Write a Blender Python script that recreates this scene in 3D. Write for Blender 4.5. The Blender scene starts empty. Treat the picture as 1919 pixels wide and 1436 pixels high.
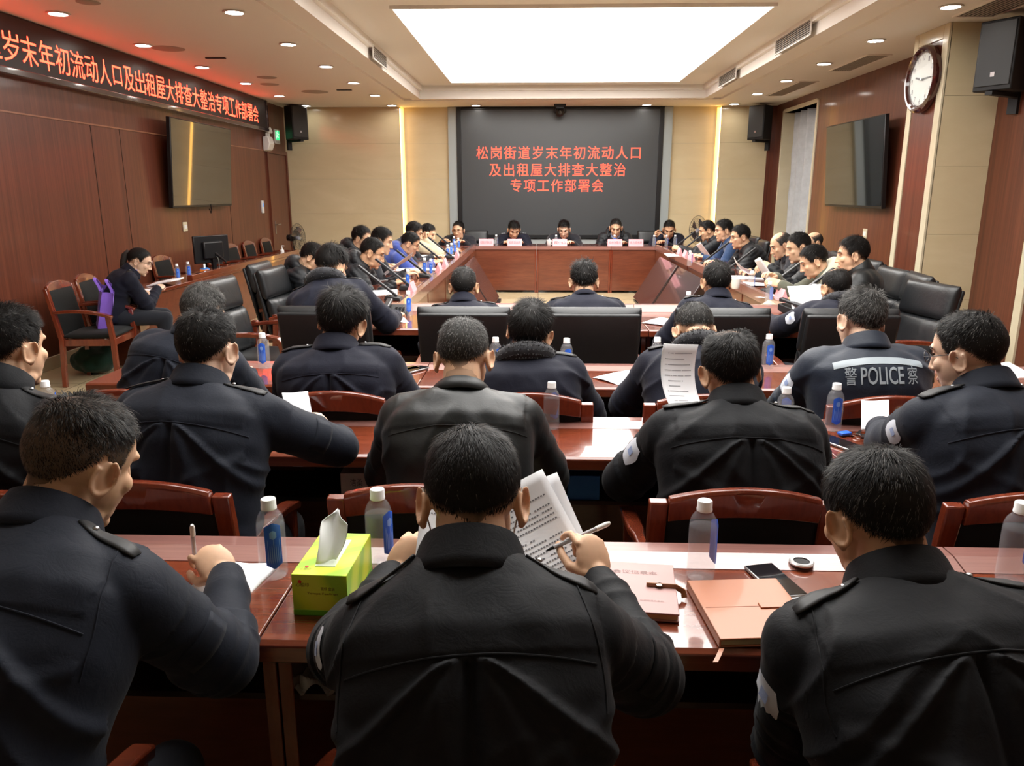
import bpy, bmesh, math, random
import numpy as np
from mathutils import Vector, Matrix
from mathutils.bvhtree import BVHTree
from math import sin, cos, pi, radians as R

scene = bpy.context.scene
COL = scene.collection
random.seed(7)
RNG = np.random.default_rng(7)

# ------------------------------------------------------------------ camera
IMG_W, IMG_H, F_PX = 1919.0, 1436.0, 1440.0
CAM_Z = 1.63
PITCH = math.atan((718 - 360) / F_PX)
YAW = math.atan((1010 - 959.5) * cos(PITCH) / F_PX)
CF = Vector((-sin(YAW) * cos(PITCH), cos(YAW) * cos(PITCH), -sin(PITCH)))
CR = Vector((cos(YAW), sin(YAW), 0))
CU = CR.cross(CF)
cam_data = bpy.data.cameras.new('camera')
cam_data.sensor_fit = 'HORIZONTAL'
cam_data.sensor_width = 36.0
cam_data.lens = 36.0 * F_PX / IMG_W
cam_data.clip_start = 0.02
cam = bpy.data.objects.new('camera', cam_data)
COL.objects.link(cam)
mw = Matrix((CR, CU, -CF)).transposed().to_4x4()
mw.translation = (0, 0, CAM_Z)
cam.matrix_world = mw
scene.camera = cam

def ray(px, py):
    return CF + CR * ((px - 959.5) / F_PX) - CU * ((py - 718) / F_PX)
def atz(px, py, z):
    d = ray(px, py); return Vector((0, 0, CAM_Z)) + d * ((z - CAM_Z) / d.z)
def aty(px, py, y):
    d = ray(px, py); return Vector((0, 0, CAM_Z)) + d * (y / d.y)
def atx(px, py, x):
    d = ray(px, py); return Vector((0, 0, CAM_Z)) + d * (x / d.x)

# ------------------------------------------------------------------ world, exposure
world = bpy.data.worlds.new('world'); scene.world = world
world.use_nodes = True
bg = world.node_tree.nodes['Background']
bg.inputs[0].default_value = (0.9, 0.93, 1.0, 1)
bg.inputs[1].default_value = 0.05
vs = scene.view_settings
vs.view_transform = 'Standard'; vs.look = 'None'; vs.gamma = 1.0; vs.use_curve_mapping = False
vs.exposure = 0.12
PANEL_POWER = 8.0      # emission of the luminous ceiling panels
SPOT_POWER = 45.0      # emission of each round downlight
try:
    cy = scene.cycles
    cy.max_bounces = 6; cy.diffuse_bounces = 3; cy.glossy_bounces = 3
    cy.transmission_bounces = 6; cy.transparent_max_bounces = 8
    cy.caustics_reflective = False; cy.caustics_refractive = False
    cy.sample_clamp_indirect = 6.0
    cy.use_denoising = True
except Exception:
    pass

# ------------------------------------------------------------------ geometry helpers
class G:
    """collects vertices and faces of one mesh"""
    def __init__(s): s.v = []; s.f = []; s.m = []
    def add(s, vf, mat=0):
        v, f = vf; n = len(s.v)
        s.v.extend([tuple(p) for p in v]); s.f.extend([tuple(i + n for i in q) for q in f]); s.m.extend([mat] * len(f)); return s

def box(c, s, rz=0.0):
    x, y, z = s[0] / 2, s[1] / 2, s[2] / 2
    v = [(-x, -y, -z), (x, -y, -z), (x, y, -z), (-x, y, -z), (-x, -y, z), (x, -y, z), (x, y, z), (-x, y, z)]
    ca, sa = cos(rz), sin(rz)
    v = [(a * ca - b * sa + c[0], a * sa + b * ca + c[1], d + c[2]) for a, b, d in v]
    return v, [(0, 3, 2, 1), (4, 5, 6, 7), (0, 1, 5, 4), (1, 2, 6, 5), (2, 3, 7, 6), (3, 0, 4, 7)]
def box2(a, b):
    return box([(a[i] + b[i]) / 2 for i in range(3)], [abs(b[i] - a[i]) for i in range(3)])
def xf(vf, M):
    return [tuple(M @ Vector(p)) for p in vf[0]], vf[1]
def frame_of(d):
    d = Vector(d).normalized(); a = Vector((0, 0, 1)) if abs(d.z) < .95 else Vector((0, 1, 0))
    u = d.cross(a).normalized(); return u, d.cross(u).normalized(), d
def tube(pts, rad, n=10, cap=True):
    pts = [Vector(p) for p in pts]
    if not hasattr(rad, '__len__'): rad = [rad] * len(pts)
    v = []; f = []; u = None
    for i, p in enumerate(pts):
        d = (pts[min(i + 1, len(pts) - 1)] - pts[max(i - 1, 0)]).normalized()
        if u is None: u, w, _ = frame_of(d)
        else:
            u = (u - d * u.dot(d)).normalized(); w = d.cross(u)
        w = d.cross(u)
        for k in range(n):
            a = 2 * pi * k / n
            v.append(tuple(p + (u * cos(a) + w * sin(a)) * rad[i]))
    for i in range(len(pts) - 1):
        for k in range(n):
            f.append((i * n + k, i * n + (k + 1) % n, (i + 1) * n + (k + 1) % n, (i + 1) * n + k))
    if cap:
        f.append(tuple(range(n - 1, -1, -1))); f.append(tuple(range((len(pts) - 1) * n, len(pts) * n)))
    return v, f
def lathe(prof, n=20, c=(0, 0, 0), cap=True):
    v = []; f = []
    for r, z in prof:
        for k in range(n):
            a = 2 * pi * k / n; v.append((c[0] + r * cos(a), c[1] + r * sin(a), c[2] + z))
    m = len(prof)
    for i in range(m - 1):
        for k in range(n):
            f.append((i * n + k, i * n + (k + 1) % n, (i + 1) * n + (k + 1) % n, (i + 1) * n + k))
    if cap:
        f.append(tuple(range(n - 1, -1, -1))); f.append(tuple(range((m - 1) * n, m * n)))
    return v, f
def ell(c, r, nu=20, nv=12, M=None):
    v = []; f = []
    for i in range(nv + 1):
        t = pi * i / nv
        for k in range(nu):
            a = 2 * pi * k / nu
            v.append(Vector((r[0] * sin(t) * cos(a), r[1] * sin(t) * sin(a), r[2] * cos(t))))
    if M is not None: v = [M @ p for p in v]
    v = [(p.x + c[0], p.y + c[1], p.z + c[2]) for p in v]
    for i in range(nv):
        for k in range(nu):
            f.append((i * nu + k, (i + 1) * nu + k, (i + 1) * nu + (k + 1) % nu, i * nu + (k + 1) % nu))
    return v, f
def loft(rings, closed=True, cap=True):
    n = len(rings[0]); v = [tuple(p) for r in rings for p in r]; f = []
    for i in range(len(rings) - 1):
        for k in range(n if closed else n - 1):
            f.append((i * n + k, i * n + (k + 1) % n, (i + 1) * n + (k + 1) % n, (i + 1) * n + k))
    if cap and closed:
        f.append(tuple(range(n - 1, -1, -1))); f.append(tuple(range((len(rings) - 1) * n, len(rings) * n)))
    return v, f
def grid(nu, nv, fn):
    v = [tuple(fn(i / (nu - 1), j / (nv - 1))) for j in range(nv) for i in range(nu)]
    f = [(j * nu + i, j * nu + i + 1, (j + 1) * nu + i + 1, (j + 1) * nu + i) for j in range(nv - 1) for i in range(nu - 1)]
    return v, f
def prism(poly, h0, h1, axis='z'):
    """polygon extruded along an axis; poly in the two other axes (x,y) (y,z) or (x,z)"""
    n = len(poly); v = []
    for h in (h0, h1):
        for a, b in poly:
            v.append((a, b, h) if axis == 'z' else ((h, a, b) if axis == 'x' else (a, h, b)))
    f = [(k, (k + 1) % n, n + (k + 1) % n, n + k) for k in range(n)]
    f.append(tuple(range(n - 1, -1, -1))); f.append(tuple(range(n, 2 * n)))
    return v, f

def new_mesh(name, verts, faces, mats, midx=None, smooth=35, fix=True):
    me = bpy.data.meshes.new(name)
    me.from_pydata(verts, [], faces)
    for m in mats: me.materials.append(m)
    if midx is not None and len(mats) > 1: me.polygons.foreach_set('material_index', midx)
    if fix:
        bm = bmesh.new(); bm.from_mesh(me); bmesh.ops.recalc_face_normals(bm, faces=bm.faces); bm.to_mesh(me); bm.free()
    if smooth is not None:
        me.polygons.foreach_set('use_smooth', [True] * len(me.polygons))
        if smooth < 180: me.set_sharp_from_angle(angle=R(smooth))
    me.update()
    return me
def obj(name, g, mats, parent=None, loc=None, rz=0, smooth=35, bevel=0, seg=2, fix=True):
    if not isinstance(mats, (list, tuple)): mats = [mats]
    me = g if isinstance(g, bpy.types.Mesh) else new_mesh(name, g.v, g.f, mats, g.m, smooth, fix)
    o = bpy.data.objects.new(name, me); COL.objects.link(o)
    if parent is not None: o.parent = parent
    if loc is not None: o.location = loc
    if rz: o.rotation_euler = (0, 0, rz)
    if bevel:
        md = o.modifiers.new('edge', 'BEVEL'); md.width = bevel; md.segments = seg; md.limit_method = 'ANGLE'; md.angle_limit = R(40)
        md.harden_normals = False
    return o
def tag(o, label=None, cat=None, group=None, kind=None):
    if label: o['label'] = label
    if cat: o['category'] = cat
    if group: o['group'] = group
    if kind: o['kind'] = kind
    return o
def thing(name, label, cat, loc=(0, 0, 0), rz=0, group=None):
    o = bpy.data.objects.new(name, None); COL.objects.link(o)
    o.empty_display_size = .1
    o.location = loc; o.rotation_euler = (0, 0, rz)
    return tag(o, label, cat, group)
def struct(name, g, mats, **k):
    o = obj(name, g, mats, **k); o['kind'] = 'structure'; return o
def kids(o):
    return [c for c in list(o.children)]
def copy_tree(o, parent=None):
    c = o.copy(); COL.objects.link(c)
    if parent is not None: c.parent = parent
    for ch in kids(o): copy_tree(ch, c)
    return c
def dup(o, loc, rz, label, group=None):
    c = copy_tree(o); c.location = loc; c.rotation_euler = (0, 0, rz); c['label'] = label
    if group: c['group'] = group
    return c

# ------------------------------------------------------------------ text
def text_mesh(s, size=1.0, bold=0.0, align='CENTER', spacing=1.0, extrude=0.0):
    cu = bpy.data.curves.new('lettering', 'FONT'); cu.body = s; cu.size = size; cu.offset = bold
    cu.align_x = align; cu.space_character = spacing; cu.extrude = extrude
    cu.resolution_u = 3
    o = bpy.data.objects.new('lettering', cu); COL.objects.link(o)
    bpy.context.view_layer.update()
    me = bpy.data.meshes.new_from_object(o.evaluated_get(bpy.context.evaluated_depsgraph_get()))
    bpy.data.objects.remove(o); bpy.data.curves.remove(cu)
    v = [tuple(p.co) for p in me.vertices]; f = [tuple(p.vertices) for p in me.polygons]
    bpy.data.meshes.remove(me)
    return v, f
def text_fit(s, width, height, bold=0.0, spacing=1.0):
    """lettering scaled to a box centred on the origin, in the xy plane"""
    v, f = text_mesh(s, 1.0, bold, spacing=spacing)
    a = np.array(v); lo, hi = a.min(0), a.max(0); c = (lo + hi) / 2
    sc = np.array([width / (hi[0] - lo[0]), height / (hi[1] - lo[1]), 1])
    return [tuple(p) for p in (a - c) * sc], f
def plane_basis(o, xdir, ydir):
    x = Vector(xdir).normalized(); y = Vector(ydir).normalized(); z = x.cross(y)
    M = Matrix((x, y, z)).transposed().to_4x4(); M.translation = Vector(o); return M

# ------------------------------------------------------------------ numpy value noise
_PERM = RNG.random((64, 64, 64))
def vnoise(p):
    p = np.asarray(p, float); i = np.floor(p).astype(int); f = p - i; f = f * f * (3 - 2 * f)
    out = 0
    for a in (0, 1):
        for b in (0, 1):
            for c in (0, 1):
                w = (f[:, 0] if a else 1 - f[:, 0]) * (f[:, 1] if b else 1 - f[:, 1]) * (f[:, 2] if c else 1 - f[:, 2])
                out = out + w * _PERM[(i[:, 0] + a) % 64, (i[:, 1] + b) % 64, (i[:, 2] + c) % 64]
    return out * 2 - 1
def sstep(a, b, x):
    t = np.clip((x - a) / (b - a), 0, 1); return t * t * (3 - 2 * t)
# ------------------------------------------------------------------ materials
MATS = {}
def mat(name, col=(.5, .5, .5), rough=.5, metal=0.0, coat=0.0, spec=.5, sheen=0.0, emit=None, es=1.0, trans=0.0, ior=1.45, sss=0.0, alpha=1.0, coat_rough=.05):
    if name in MATS: return MATS[name]
    m = bpy.data.materials.new(name); m.use_nodes = True
    b = m.node_tree.nodes['Principled BSDF']; i = b.inputs
    i['Base Color'].default_value = (*col, 1); i['Roughness'].default_value = rough; i['Metallic'].default_value = metal
    i['Coat Weight'].default_value = coat; i['Coat Roughness'].default_value = coat_rough
    i['Specular IOR Level'].default_value = spec; i['Sheen Weight'].default_value = sheen
    i['Transmission Weight'].default_value = trans; i['IOR'].default_value = ior; i['Alpha'].default_value = alpha
    if sss:
        i['Subsurface Weight'].default_value = sss; i['Subsurface Radius'].default_value = (.012, .005, .003); i['Subsurface Scale'].default_value = 1.0
    if emit: i['Emission Color'].default_value = (*emit, 1); i['Emission Strength'].default_value = es
    m.diffuse_color = (*col, 1)
    MATS[name] = m
    return m
def nodes(m): return m.node_tree.nodes, m.node_tree.links, m.node_tree.nodes['Principled BSDF']
def coords(m, scale=(1, 1, 1), rot=(0, 0, 0), kind='Object'):
    n, l, b = nodes(m)
    tc = n.new('ShaderNodeTexCoord'); mp = n.new('ShaderNodeMapping')
    mp.inputs['Scale'].default_value = scale; mp.inputs['Rotation'].default_value = rot
    l.new(tc.outputs[kind], mp.inputs[0]); return mp.outputs[0]
def ramp(m, fac, stops):
    n, l, b = nodes(m); r = n.new('ShaderNodeValToRGB')
    e = r.color_ramp.elements
    while len(e) < len(stops): e.new(.5)
    for k, (p, c) in enumerate(stops): e[k].position = p; e[k].color = (*c, 1)
    l.new(fac, r.inputs[0]); return r.outputs[0]
def noise_tex(m, vec, scale, detail=4, rough=.55, dist=0.0):
    n, l, b = nodes(m); t = n.new('ShaderNodeTexNoise')
    t.inputs['Scale'].default_value = scale; t.inputs['Detail'].default_value = detail; t.inputs['Roughness'].default_value = rough
    t.inputs['Distortion'].default_value = dist
    if vec is not None: l.new(vec, t.inputs['Vector'])
    return t.outputs['Fac']
def bump(m, h, strength=.2, dist=.01):
    n, l, b = nodes(m); t = n.new('ShaderNodeBump'); t.inputs['Strength'].default_value = strength; t.inputs['Distance'].default_value = dist
    l.new(h, t.inputs['Height']); l.new(t.outputs[0], b.inputs['Normal'])
def wood(name, dark, mid, light, scale, rough=.3, coat=.5, coat_rough=.06, contrast=1.0):
    """procedural grain stretched along the axis with the small scale"""
    if name in MATS: return MATS[name]
    m = mat(name, mid, rough, coat=coat, coat_rough=coat_rough)
    n, l, b = nodes(m)
    v = coords(m, scale)
    f1 = noise_tex(m, v, 1.0, 5, .6, .6)
    c = ramp(m, f1, [(.25, dark), (.5, mid), (.78, light)])
    v2 = coords(m, tuple(s * 6 for s in scale))
    f2 = noise_tex(m, v2, 1.0, 3, .6)
    mx = n.new('ShaderNodeMix'); mx.data_type = 'RGBA'; mx.blend_type = 'MULTIPLY'
    mx.inputs[0].default_value = .35 * contrast
    c2 = ramp(m, f2, [(.35, (.55, .5, .5)), (.6, (1, 1, 1))])
    l.new(c, mx.inputs[6]); l.new(c2, mx.inputs[7]); l.new(mx.outputs[2], b.inputs['Base Color'])
    return m
def marble(name, a, b_, c_, rough=.12, coat=.0):
    if name in MATS: return MATS[name]
    m = mat(name, a, rough, coat=coat)
    n, l, b = nodes(m)
    v = coords(m, (.5, .5, 1.6))
    f = noise_tex(m, v, 1.6, 6, .6, 1.2)
    c = ramp(m, f, [(.3, a), (.55, b_), (.75, c_)])
    l.new(c, b.inputs['Base Color']); return m
def cloth(name, col, rough=.8, sheen=.15, weave=260, bumpy=.25, spec=.3, var=.12):
    if name in MATS: return MATS[name]
    m = mat(name, col, rough, sheen=sheen, spec=spec)
    n, l, b = nodes(m)
    b.inputs['Sheen Roughness'].default_value = .5
    v = coords(m, (1, 1, 1))
    big = noise_tex(m, v, 9, 4, .6)
    c = ramp(m, big, [(.25, tuple(x * (1 - var) for x in col)), (.75, tuple(x * (1 + var) for x in col))])
    l.new(c, b.inputs['Base Color'])
    fine = noise_tex(m, v, weave, 2, .5)
    mid = noise_tex(m, v, 26, 4, .65, .8)
    ad = n.new('ShaderNodeMath'); ad.operation = 'MULTIPLY_ADD'; ad.inputs[1].default_value = .12
    l.new(fine, ad.inputs[0]); l.new(mid, ad.inputs[2])
    bump(m, ad.outputs[0], bumpy, .006)
    return m
def attr_mat(name, rough=.5, spec=.4, sheen=0.0):
    """surface colour stored per vertex (hair strands, scalp under short hair)"""
    if name in MATS: return MATS[name]
    m = mat(name, (.03, .03, .03), rough, spec=spec, sheen=sheen)
    n, l, b = nodes(m); a = n.new('ShaderNodeVertexColor'); a.layer_name = 'tone'
    l.new(a.outputs[0], b.inputs['Base Color']); return m

M_WALLWOOD = wood('wall_wood', (.085, .022, .012), (.135, .037, .019), (.185, .055, .027), (22, 22, .35), rough=.38, coat=.3, coat_rough=.1)
M_DESK = wood('desk_rosewood', (.11, .022, .010), (.165, .034, .014), (.22, .052, .02), (.9, 26, 26), rough=.22, coat=.9, coat_rough=.05)
M_DESKY = wood('desk_rosewood_lengthwise', (.11, .022, .010), (.165, .034, .014), (.22, .052, .02), (26, .9, 26), rough=.22, coat=.9, coat_rough=.05)
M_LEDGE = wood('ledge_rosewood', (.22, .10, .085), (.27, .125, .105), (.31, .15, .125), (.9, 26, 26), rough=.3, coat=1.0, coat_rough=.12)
M_CHAIRWOOD = wood('chair_rosewood', (.11, .018, .008), (.165, .028, .011), (.22, .045, .016), (14, 14, 3), rough=.25, coat=.8, coat_rough=.08)
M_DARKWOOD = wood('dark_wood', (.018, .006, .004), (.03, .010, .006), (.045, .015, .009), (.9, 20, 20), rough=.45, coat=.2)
M_PANELWOOD = wood('panel_rosewood', (.10, .026, .013), (.145, .038, .018), (.19, .055, .026), (1.2, 10, 9), rough=.3, coat=.5, coat_rough=.1)
M_MARBLE = marble('beige_marble', (.58, .48, .30), (.62, .52, .335), (.66, .56, .37))
M_STONE = marble('cream_stone', (.60, .53, .37), (.64, .57, .41), (.68, .61, .45), rough=.2)
M_CEIL = mat('ceiling_paint', (.84, .80, .75), .75)
M_CEILHI = mat('tray_paint', (.86, .84, .80), .7)
M_PANEL = mat('luminous_panel', (.9, .9, .88), .6, emit=(1.0, .985, .95), es=PANEL_POWER)
M_SPOT = mat('downlight_lens', (1, 1, 1), .5, emit=(1.0, .95, .87), es=SPOT_POWER)
M_WHITE = mat('white_plastic', (.78, .78, .76), .4)
M_STRIP = mat('warm_strip', (1, .8, .4), .5, emit=(1.0, .50, .09), es=1.5)
M_TAPE = mat('led_tape', (1, .8, .4), .5, emit=(1.0, .58, .15), es=16.0)
M_GREY = mat('grey_aluminium', (.36, .40, .40), .45, metal=.2)
M_BLACK = mat('black_plastic', (.008, .008, .009), .35)
M_BLACKMATT = mat('black_matt', (.008, .008, .009), .6)
M_SCREEN = mat('wall_screen', (.060, .064, .068), .3, spec=.5)
M_TV = mat('tv_glass', (.012, .014, .014), .04, spec=1.0, ior=1.9)
M_LED = mat('led_red', (.6, .02, .01), .5, emit=(1.0, .045, .02), es=9.0)
M_LEDB = mat('led_board', (.022, .018, .02), .35)
M_LEDR = mat('screen_red', (.6, .03, .02), .5, emit=(1.0, .075, .035), es=2.6)
M_LEATHER = cloth('black_leather', (.010, .011, .0125), rough=.38, sheen=0, weave=420, bumpy=.22, spec=.55)
M_PADCLOTH = cloth('chair_pad', (.0055, .0065, .0065), rough=.75, sheen=.05)
M_CHROME = mat('chrome', (.8, .8, .8), .12, metal=1.0)
M_STEEL = mat('steel', (.45, .45, .46), .3, metal=1.0)
M_PAPER = mat('white_paper', (.82, .83, .86), .7)
M_INK = mat('print_ink', (.16, .16, .18), .7)
M_PINK = mat('pink_card', (.85, .38, .42), .5)
M_RED = mat('red_ink', (.35, .05, .06), .5)
M_CAP = mat('bottle_cap', (.84, .85, .85), .45)
M_BOTTLE = mat('clear_bottle', (.62, .65, .69), .05, spec=1.0, alpha=.13)
M_WATER = mat('water', (.6, .63, .68), .03, spec=.9, alpha=.07)
M_BLUELAB = mat('blue_label', (.03, .14, .72), .4)
M_BLUELAB2 = mat('blue_label_light', (.22, .42, .88), .4)
M_SKIN = mat('skin', (.68, .42, .27), .5, spec=.35, sss=.12)
M_SKIN2 = mat('skin_pale', (.76, .51, .37), .5, spec=.35, sss=.12)
M_SKIN3 = mat('skin_tanned', (.58, .335, .20), .5, spec=.35, sss=.12)
for _m in (M_SKIN, M_SKIN2, M_SKIN3):
    _n, _l, _b = nodes(_m); _v = coords(_m)
    _c = _b.inputs['Base Color'].default_value[:3]
    _l.new(ramp(_m, noise_tex(_m, _v, 14, 4, .6), [(.3, tuple(x * .86 for x in _c)), (.7, tuple(min(1, x * 1.1) for x in _c))]), _b.inputs['Base Color'])
M_LIP = mat('lips', (.42, .15, .12), .45)
M_EYE = mat('eye_dark', (.012, .009, .008), .25)
M_EYEW = mat('eye_white', (.7, .66, .62), .3)
M_BROW = mat('brow_hair', (.02, .016, .014), .7)
M_HAIR = attr_mat('hair', .55, .16)
M_FUR = attr_mat('fur', .7, .3, .3)
M_NAVY = cloth('navy_uniform', (.0072, .0100, .0185), rough=.72, sheen=.05, spec=.22)
M_NAVYB = cloth('navy_wool', (.0070, .0080, .017), rough=.75, sheen=.05, spec=.22)
M_BLACKCL = cloth('black_uniform', (.0042, .0048, .0066), rough=.68, sheen=.035, spec=.2)
M_NYLON = cloth('black_nylon', (.0055, .0068, .0072), rough=.45, sheen=.03, bumpy=.15, spec=.4)
M_POLJ = cloth('blue_black_shell', (.007, .012, .024), rough=.55, sheen=.1)
M_PUFFER = cloth('black_puffer', (.007, .0085, .011), rough=.5, sheen=.04, bumpy=.2)
M_SUIT = cloth('dark_suit', (.012, .013, .018), rough=.8, sheen=.15)
M_BLUEHOOD = cloth('blue_fleece', (.03, .055, .25), rough=.9, sheen=.4)
M_BEIGE = cloth('beige_cotton', (.50, .42, .28), rough=.9, sheen=.3)
M_BLUEJ = cloth('denim_blue', (.02, .045, .11), rough=.85, sheen=.2)
M_OLIVE = cloth('olive_canvas', (.105, .108, .078), rough=.85, sheen=.2)
M_CREAM = cloth('cream_fleece', (.62, .58, .42), rough=.95, sheen=.5, bumpy=.6)
M_LBLUE = cloth('light_blue_shirt', (.30, .38, .62), rough=.8)
M_LILAC = cloth('lilac_shirt', (.30, .26, .62), rough=.8)
M_TROUSER = cloth('dark_trousers', (.010, .012, .018), rough=.85)
M_SHOE = mat('black_shoe', (.01, .01, .01), .3)
M_REFL = mat('reflective_tape', (.27, .31, .34), .5, spec=.5)
M_PATCHW = mat('white_patch', (.65, .68, .75), .6)
M_CURTAIN = cloth('grey_curtain', (.50, .515, .53), rough=.9, sheen=.3, weave=120)
M_TAN = mat('tan_leather', (.42, .155, .075), .42, spec=.5, coat=.15)
M_PINKLEATHER = mat('rose_leather', (.44, .27, .255), .5, coat=.05, spec=.3)
M_PAGES = mat('page_edges', (.62, .52, .30), .7)
M_GLASSBLK = mat('phone_glass', (.01, .01, .012), .05, spec=.8)
M_PURPLE = cloth('purple_nonwoven', (.20, .10, .52), rough=.85)
M_GREENBAG = cloth('dark_green_cloth', (.006, .028, .018), rough=.9)
M_BLUECARD = mat('blue_card', (.02, .20, .62), .45)
M_ORANGE = mat('orange_card', (.80, .22, .03), .45)
M_TISSUE = mat('tissue', (.82, .84, .82), .85)
M_LIMETOP = mat('lime_card', (.50, .72, .02), .4)
M_GREENC = mat('green_card', (.14, .50, .03), .4)
M_FLOOR = mat('floor_tile', (.42, .33, .20), .25)
# ------------------------------------------------------------------ room shell
XL, XR, YB, YN, ZC = -4.6, 4.16, 14.4, -2.6, 3.1
ZT = 3.3                      # tray ceiling
CX0, CX1, CY0, CY1 = -1.95, 2.66, -1.2, 13.2   # tray opening

def floor_mat():
    m = M_FLOOR; n, l, b = nodes(m)
    v = coords(m, (1.25, 1.25, 1.25))
    br = n.new('ShaderNodeTexBrick'); br.offset = 0; br.inputs['Scale'].default_value = 1.0
    br.inputs['Brick Width'].default_value = 1.0; br.inputs['Row Height'].default_value = 1.0; br.inputs['Mortar Size'].default_value = .006
    br.inputs['Color1'].default_value = (.50, .40, .24, 1); br.inputs['Color2'].default_value = (.55, .45, .28, 1); br.inputs['Mortar'].default_value = (.22, .17, .11, 1)
    l.new(v, br.inputs['Vector'])
    nz = noise_tex(m, v, 2.5, 5, .6, .8)
    c2 = ramp(m, nz, [(.3, (.8, .78, .74)), (.7, (1, 1, 1))])
    mx = n.new('ShaderNodeMix'); mx.data_type = 'RGBA'; mx.blend_type = 'MULTIPLY'; mx.inputs[0].default_value = .8
    l.new(br.outputs['Color'], mx.inputs[6]); l.new(c2, mx.inputs[7]); l.new(mx.outputs[2], b.inputs['Base Color'])
floor_mat()
g = G().add(box2((XL - .3, YN, -.2), (XR + .6, YB + .4, 0)))
struct('floor', g, M_FLOOR)

# ceiling: lower soffit ring with a shadow groove, vertical step, upper tray
g = G()
gx0, gx1, gy1 = CX0 - .30, CX1 + .30, CY1 + .22
h = ZC + .4
g.add(box2((XL - .3, YN, ZC), (gx0, YB + .4, h)))
g.add(box2((gx1, YN, ZC), (XR + .6, YB + .4, h)))
g.add(box2((gx0, gy1, ZC), (gx1, YB + .4, h)))
g.add(box2((gx0, YN, ZC), (gx1, CY0, h)))
g.add(box2((gx0, CY0, ZC + .03), (gx0 + .16, gy1, h)))      # groove
g.add(box2((gx1 - .16, CY0, ZC + .03), (gx1, gy1, h)))
g.add(box2((gx0 + .16, gy1 - .12, ZC + .03), (gx1 - .16, gy1, h)))
g.add(box2((gx0 + .16, CY0, ZC), (CX0, gy1 - .12, h)))      # lip
g.add(box2((CX1, CY0, ZC), (gx1 - .16, gy1 - .12, h)))
g.add(box2((CX0, CY1, ZC), (CX1, gy1 - .12, h)))
struct('ceiling', g, M_CEIL, smooth=None)
g = G().add(box2((CX0, CY0, ZT), (CX1, CY1, ZT + .15)))
struct('ceiling_tray', g, M_CEILHI)
g = G()
for (a, b_) in (((CX0, CY0, ZC + .12), (CX0 + .05, CY1, ZT)), ((CX1 - .05, CY0, ZC + .12), (CX1, CY1, ZT)), ((CX0 + .05, CY1 - .05, ZC + .12), (CX1 - .05, CY1, ZT))):
    g.add(box2(a, b_))
struct('trim_1', g, M_CEILHI)

# luminous panels
PX0, PX1 = -1.37, 2.13
for (y0, y1, lab) in ((7.7, 12.62, 'large glowing white ceiling panel in the tray ahead, in front of the wall screen'),
                      (1.9, 6.6, 'glowing white ceiling panel overhead, out of view, mirrored in the nearest desks')):
    r = thing('ceiling_light_panel', lab, 'ceiling light', (0, 0, ZT))
    obj('diffuser', G().add(box2((PX0, y0, -.02), (PX1, y1, -.002))), M_PANEL, r)
    fr = G(); t = .025
    fr.add(box2((PX0 - t, y0 - t, -.03), (PX0, y1 + t, 0))).add(box2((PX1, y0 - t, -.03), (PX1 + t, y1 + t, 0)))
    fr.add(box2((PX0, y0 - t, -.03), (PX1, y0, 0))).add(box2((PX0, y1, -.03), (PX1, y1 + t, 0)))
    obj('frame', fr, M_CEILHI, r)

# downlights
def downlight(loc, label, group):
    r = thing('downlight', label, 'downlight', loc, 0, group)
    obj('bezel', G().add(lathe([(.072, .0), (.092, -.003), (.096, -.008), (.09, -.014), (.074, -.012), (.072, .0)], 28, cap=False)), M_WHITE, r)
    obj('lens', G().add(lathe([(.0005, -.006), (.05, -.007), (.074, -.003)], 28, cap=False)), M_SPOT, r)
    return r
DL = []
ordn = ['nearest the camera', 'second from the camera', 'third from the camera', 'fourth from the camera', 'fifth from the camera', 'last before the screen wall']
YS = [6.93, 8.37, 9.8, 11.22, 12.65, 14.07]
d0 = None
rows = ((-4.08, 'row beside the red banner'), (-2.57, 'row just left of the ceiling tray'), (3.34, 'row right of the ceiling tray'))
for xx, rn in rows:
    for k, yy in enumerate(YS):
        if d0 is None: d0 = downlight((xx, yy, ZC), '', None); d = d0
        else: d = dup(d0, (xx, yy, ZC), 0, '')
        d['label'] = 'round recessed downlight, %s, %s' % (ordn[k], rn); d['group'] = 'recessed downlights'
for xx, ss in ((-1.11, 'left of the hanging camera'), (1.85, 'right of the hanging camera')):
    dup(d0, (xx, 14.13, ZC), 0, 'round recessed downlight above the screen wall, ' + ss, 'recessed downlights')
for yy in (5.5, 4.06, 2.6, 1.2, -.3):
    for xx, rn in rows:
        dup(d0, (xx, yy, ZC), 0, 'round recessed downlight overhead out of view, ' + rn, 'downlights out of view')
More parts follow.
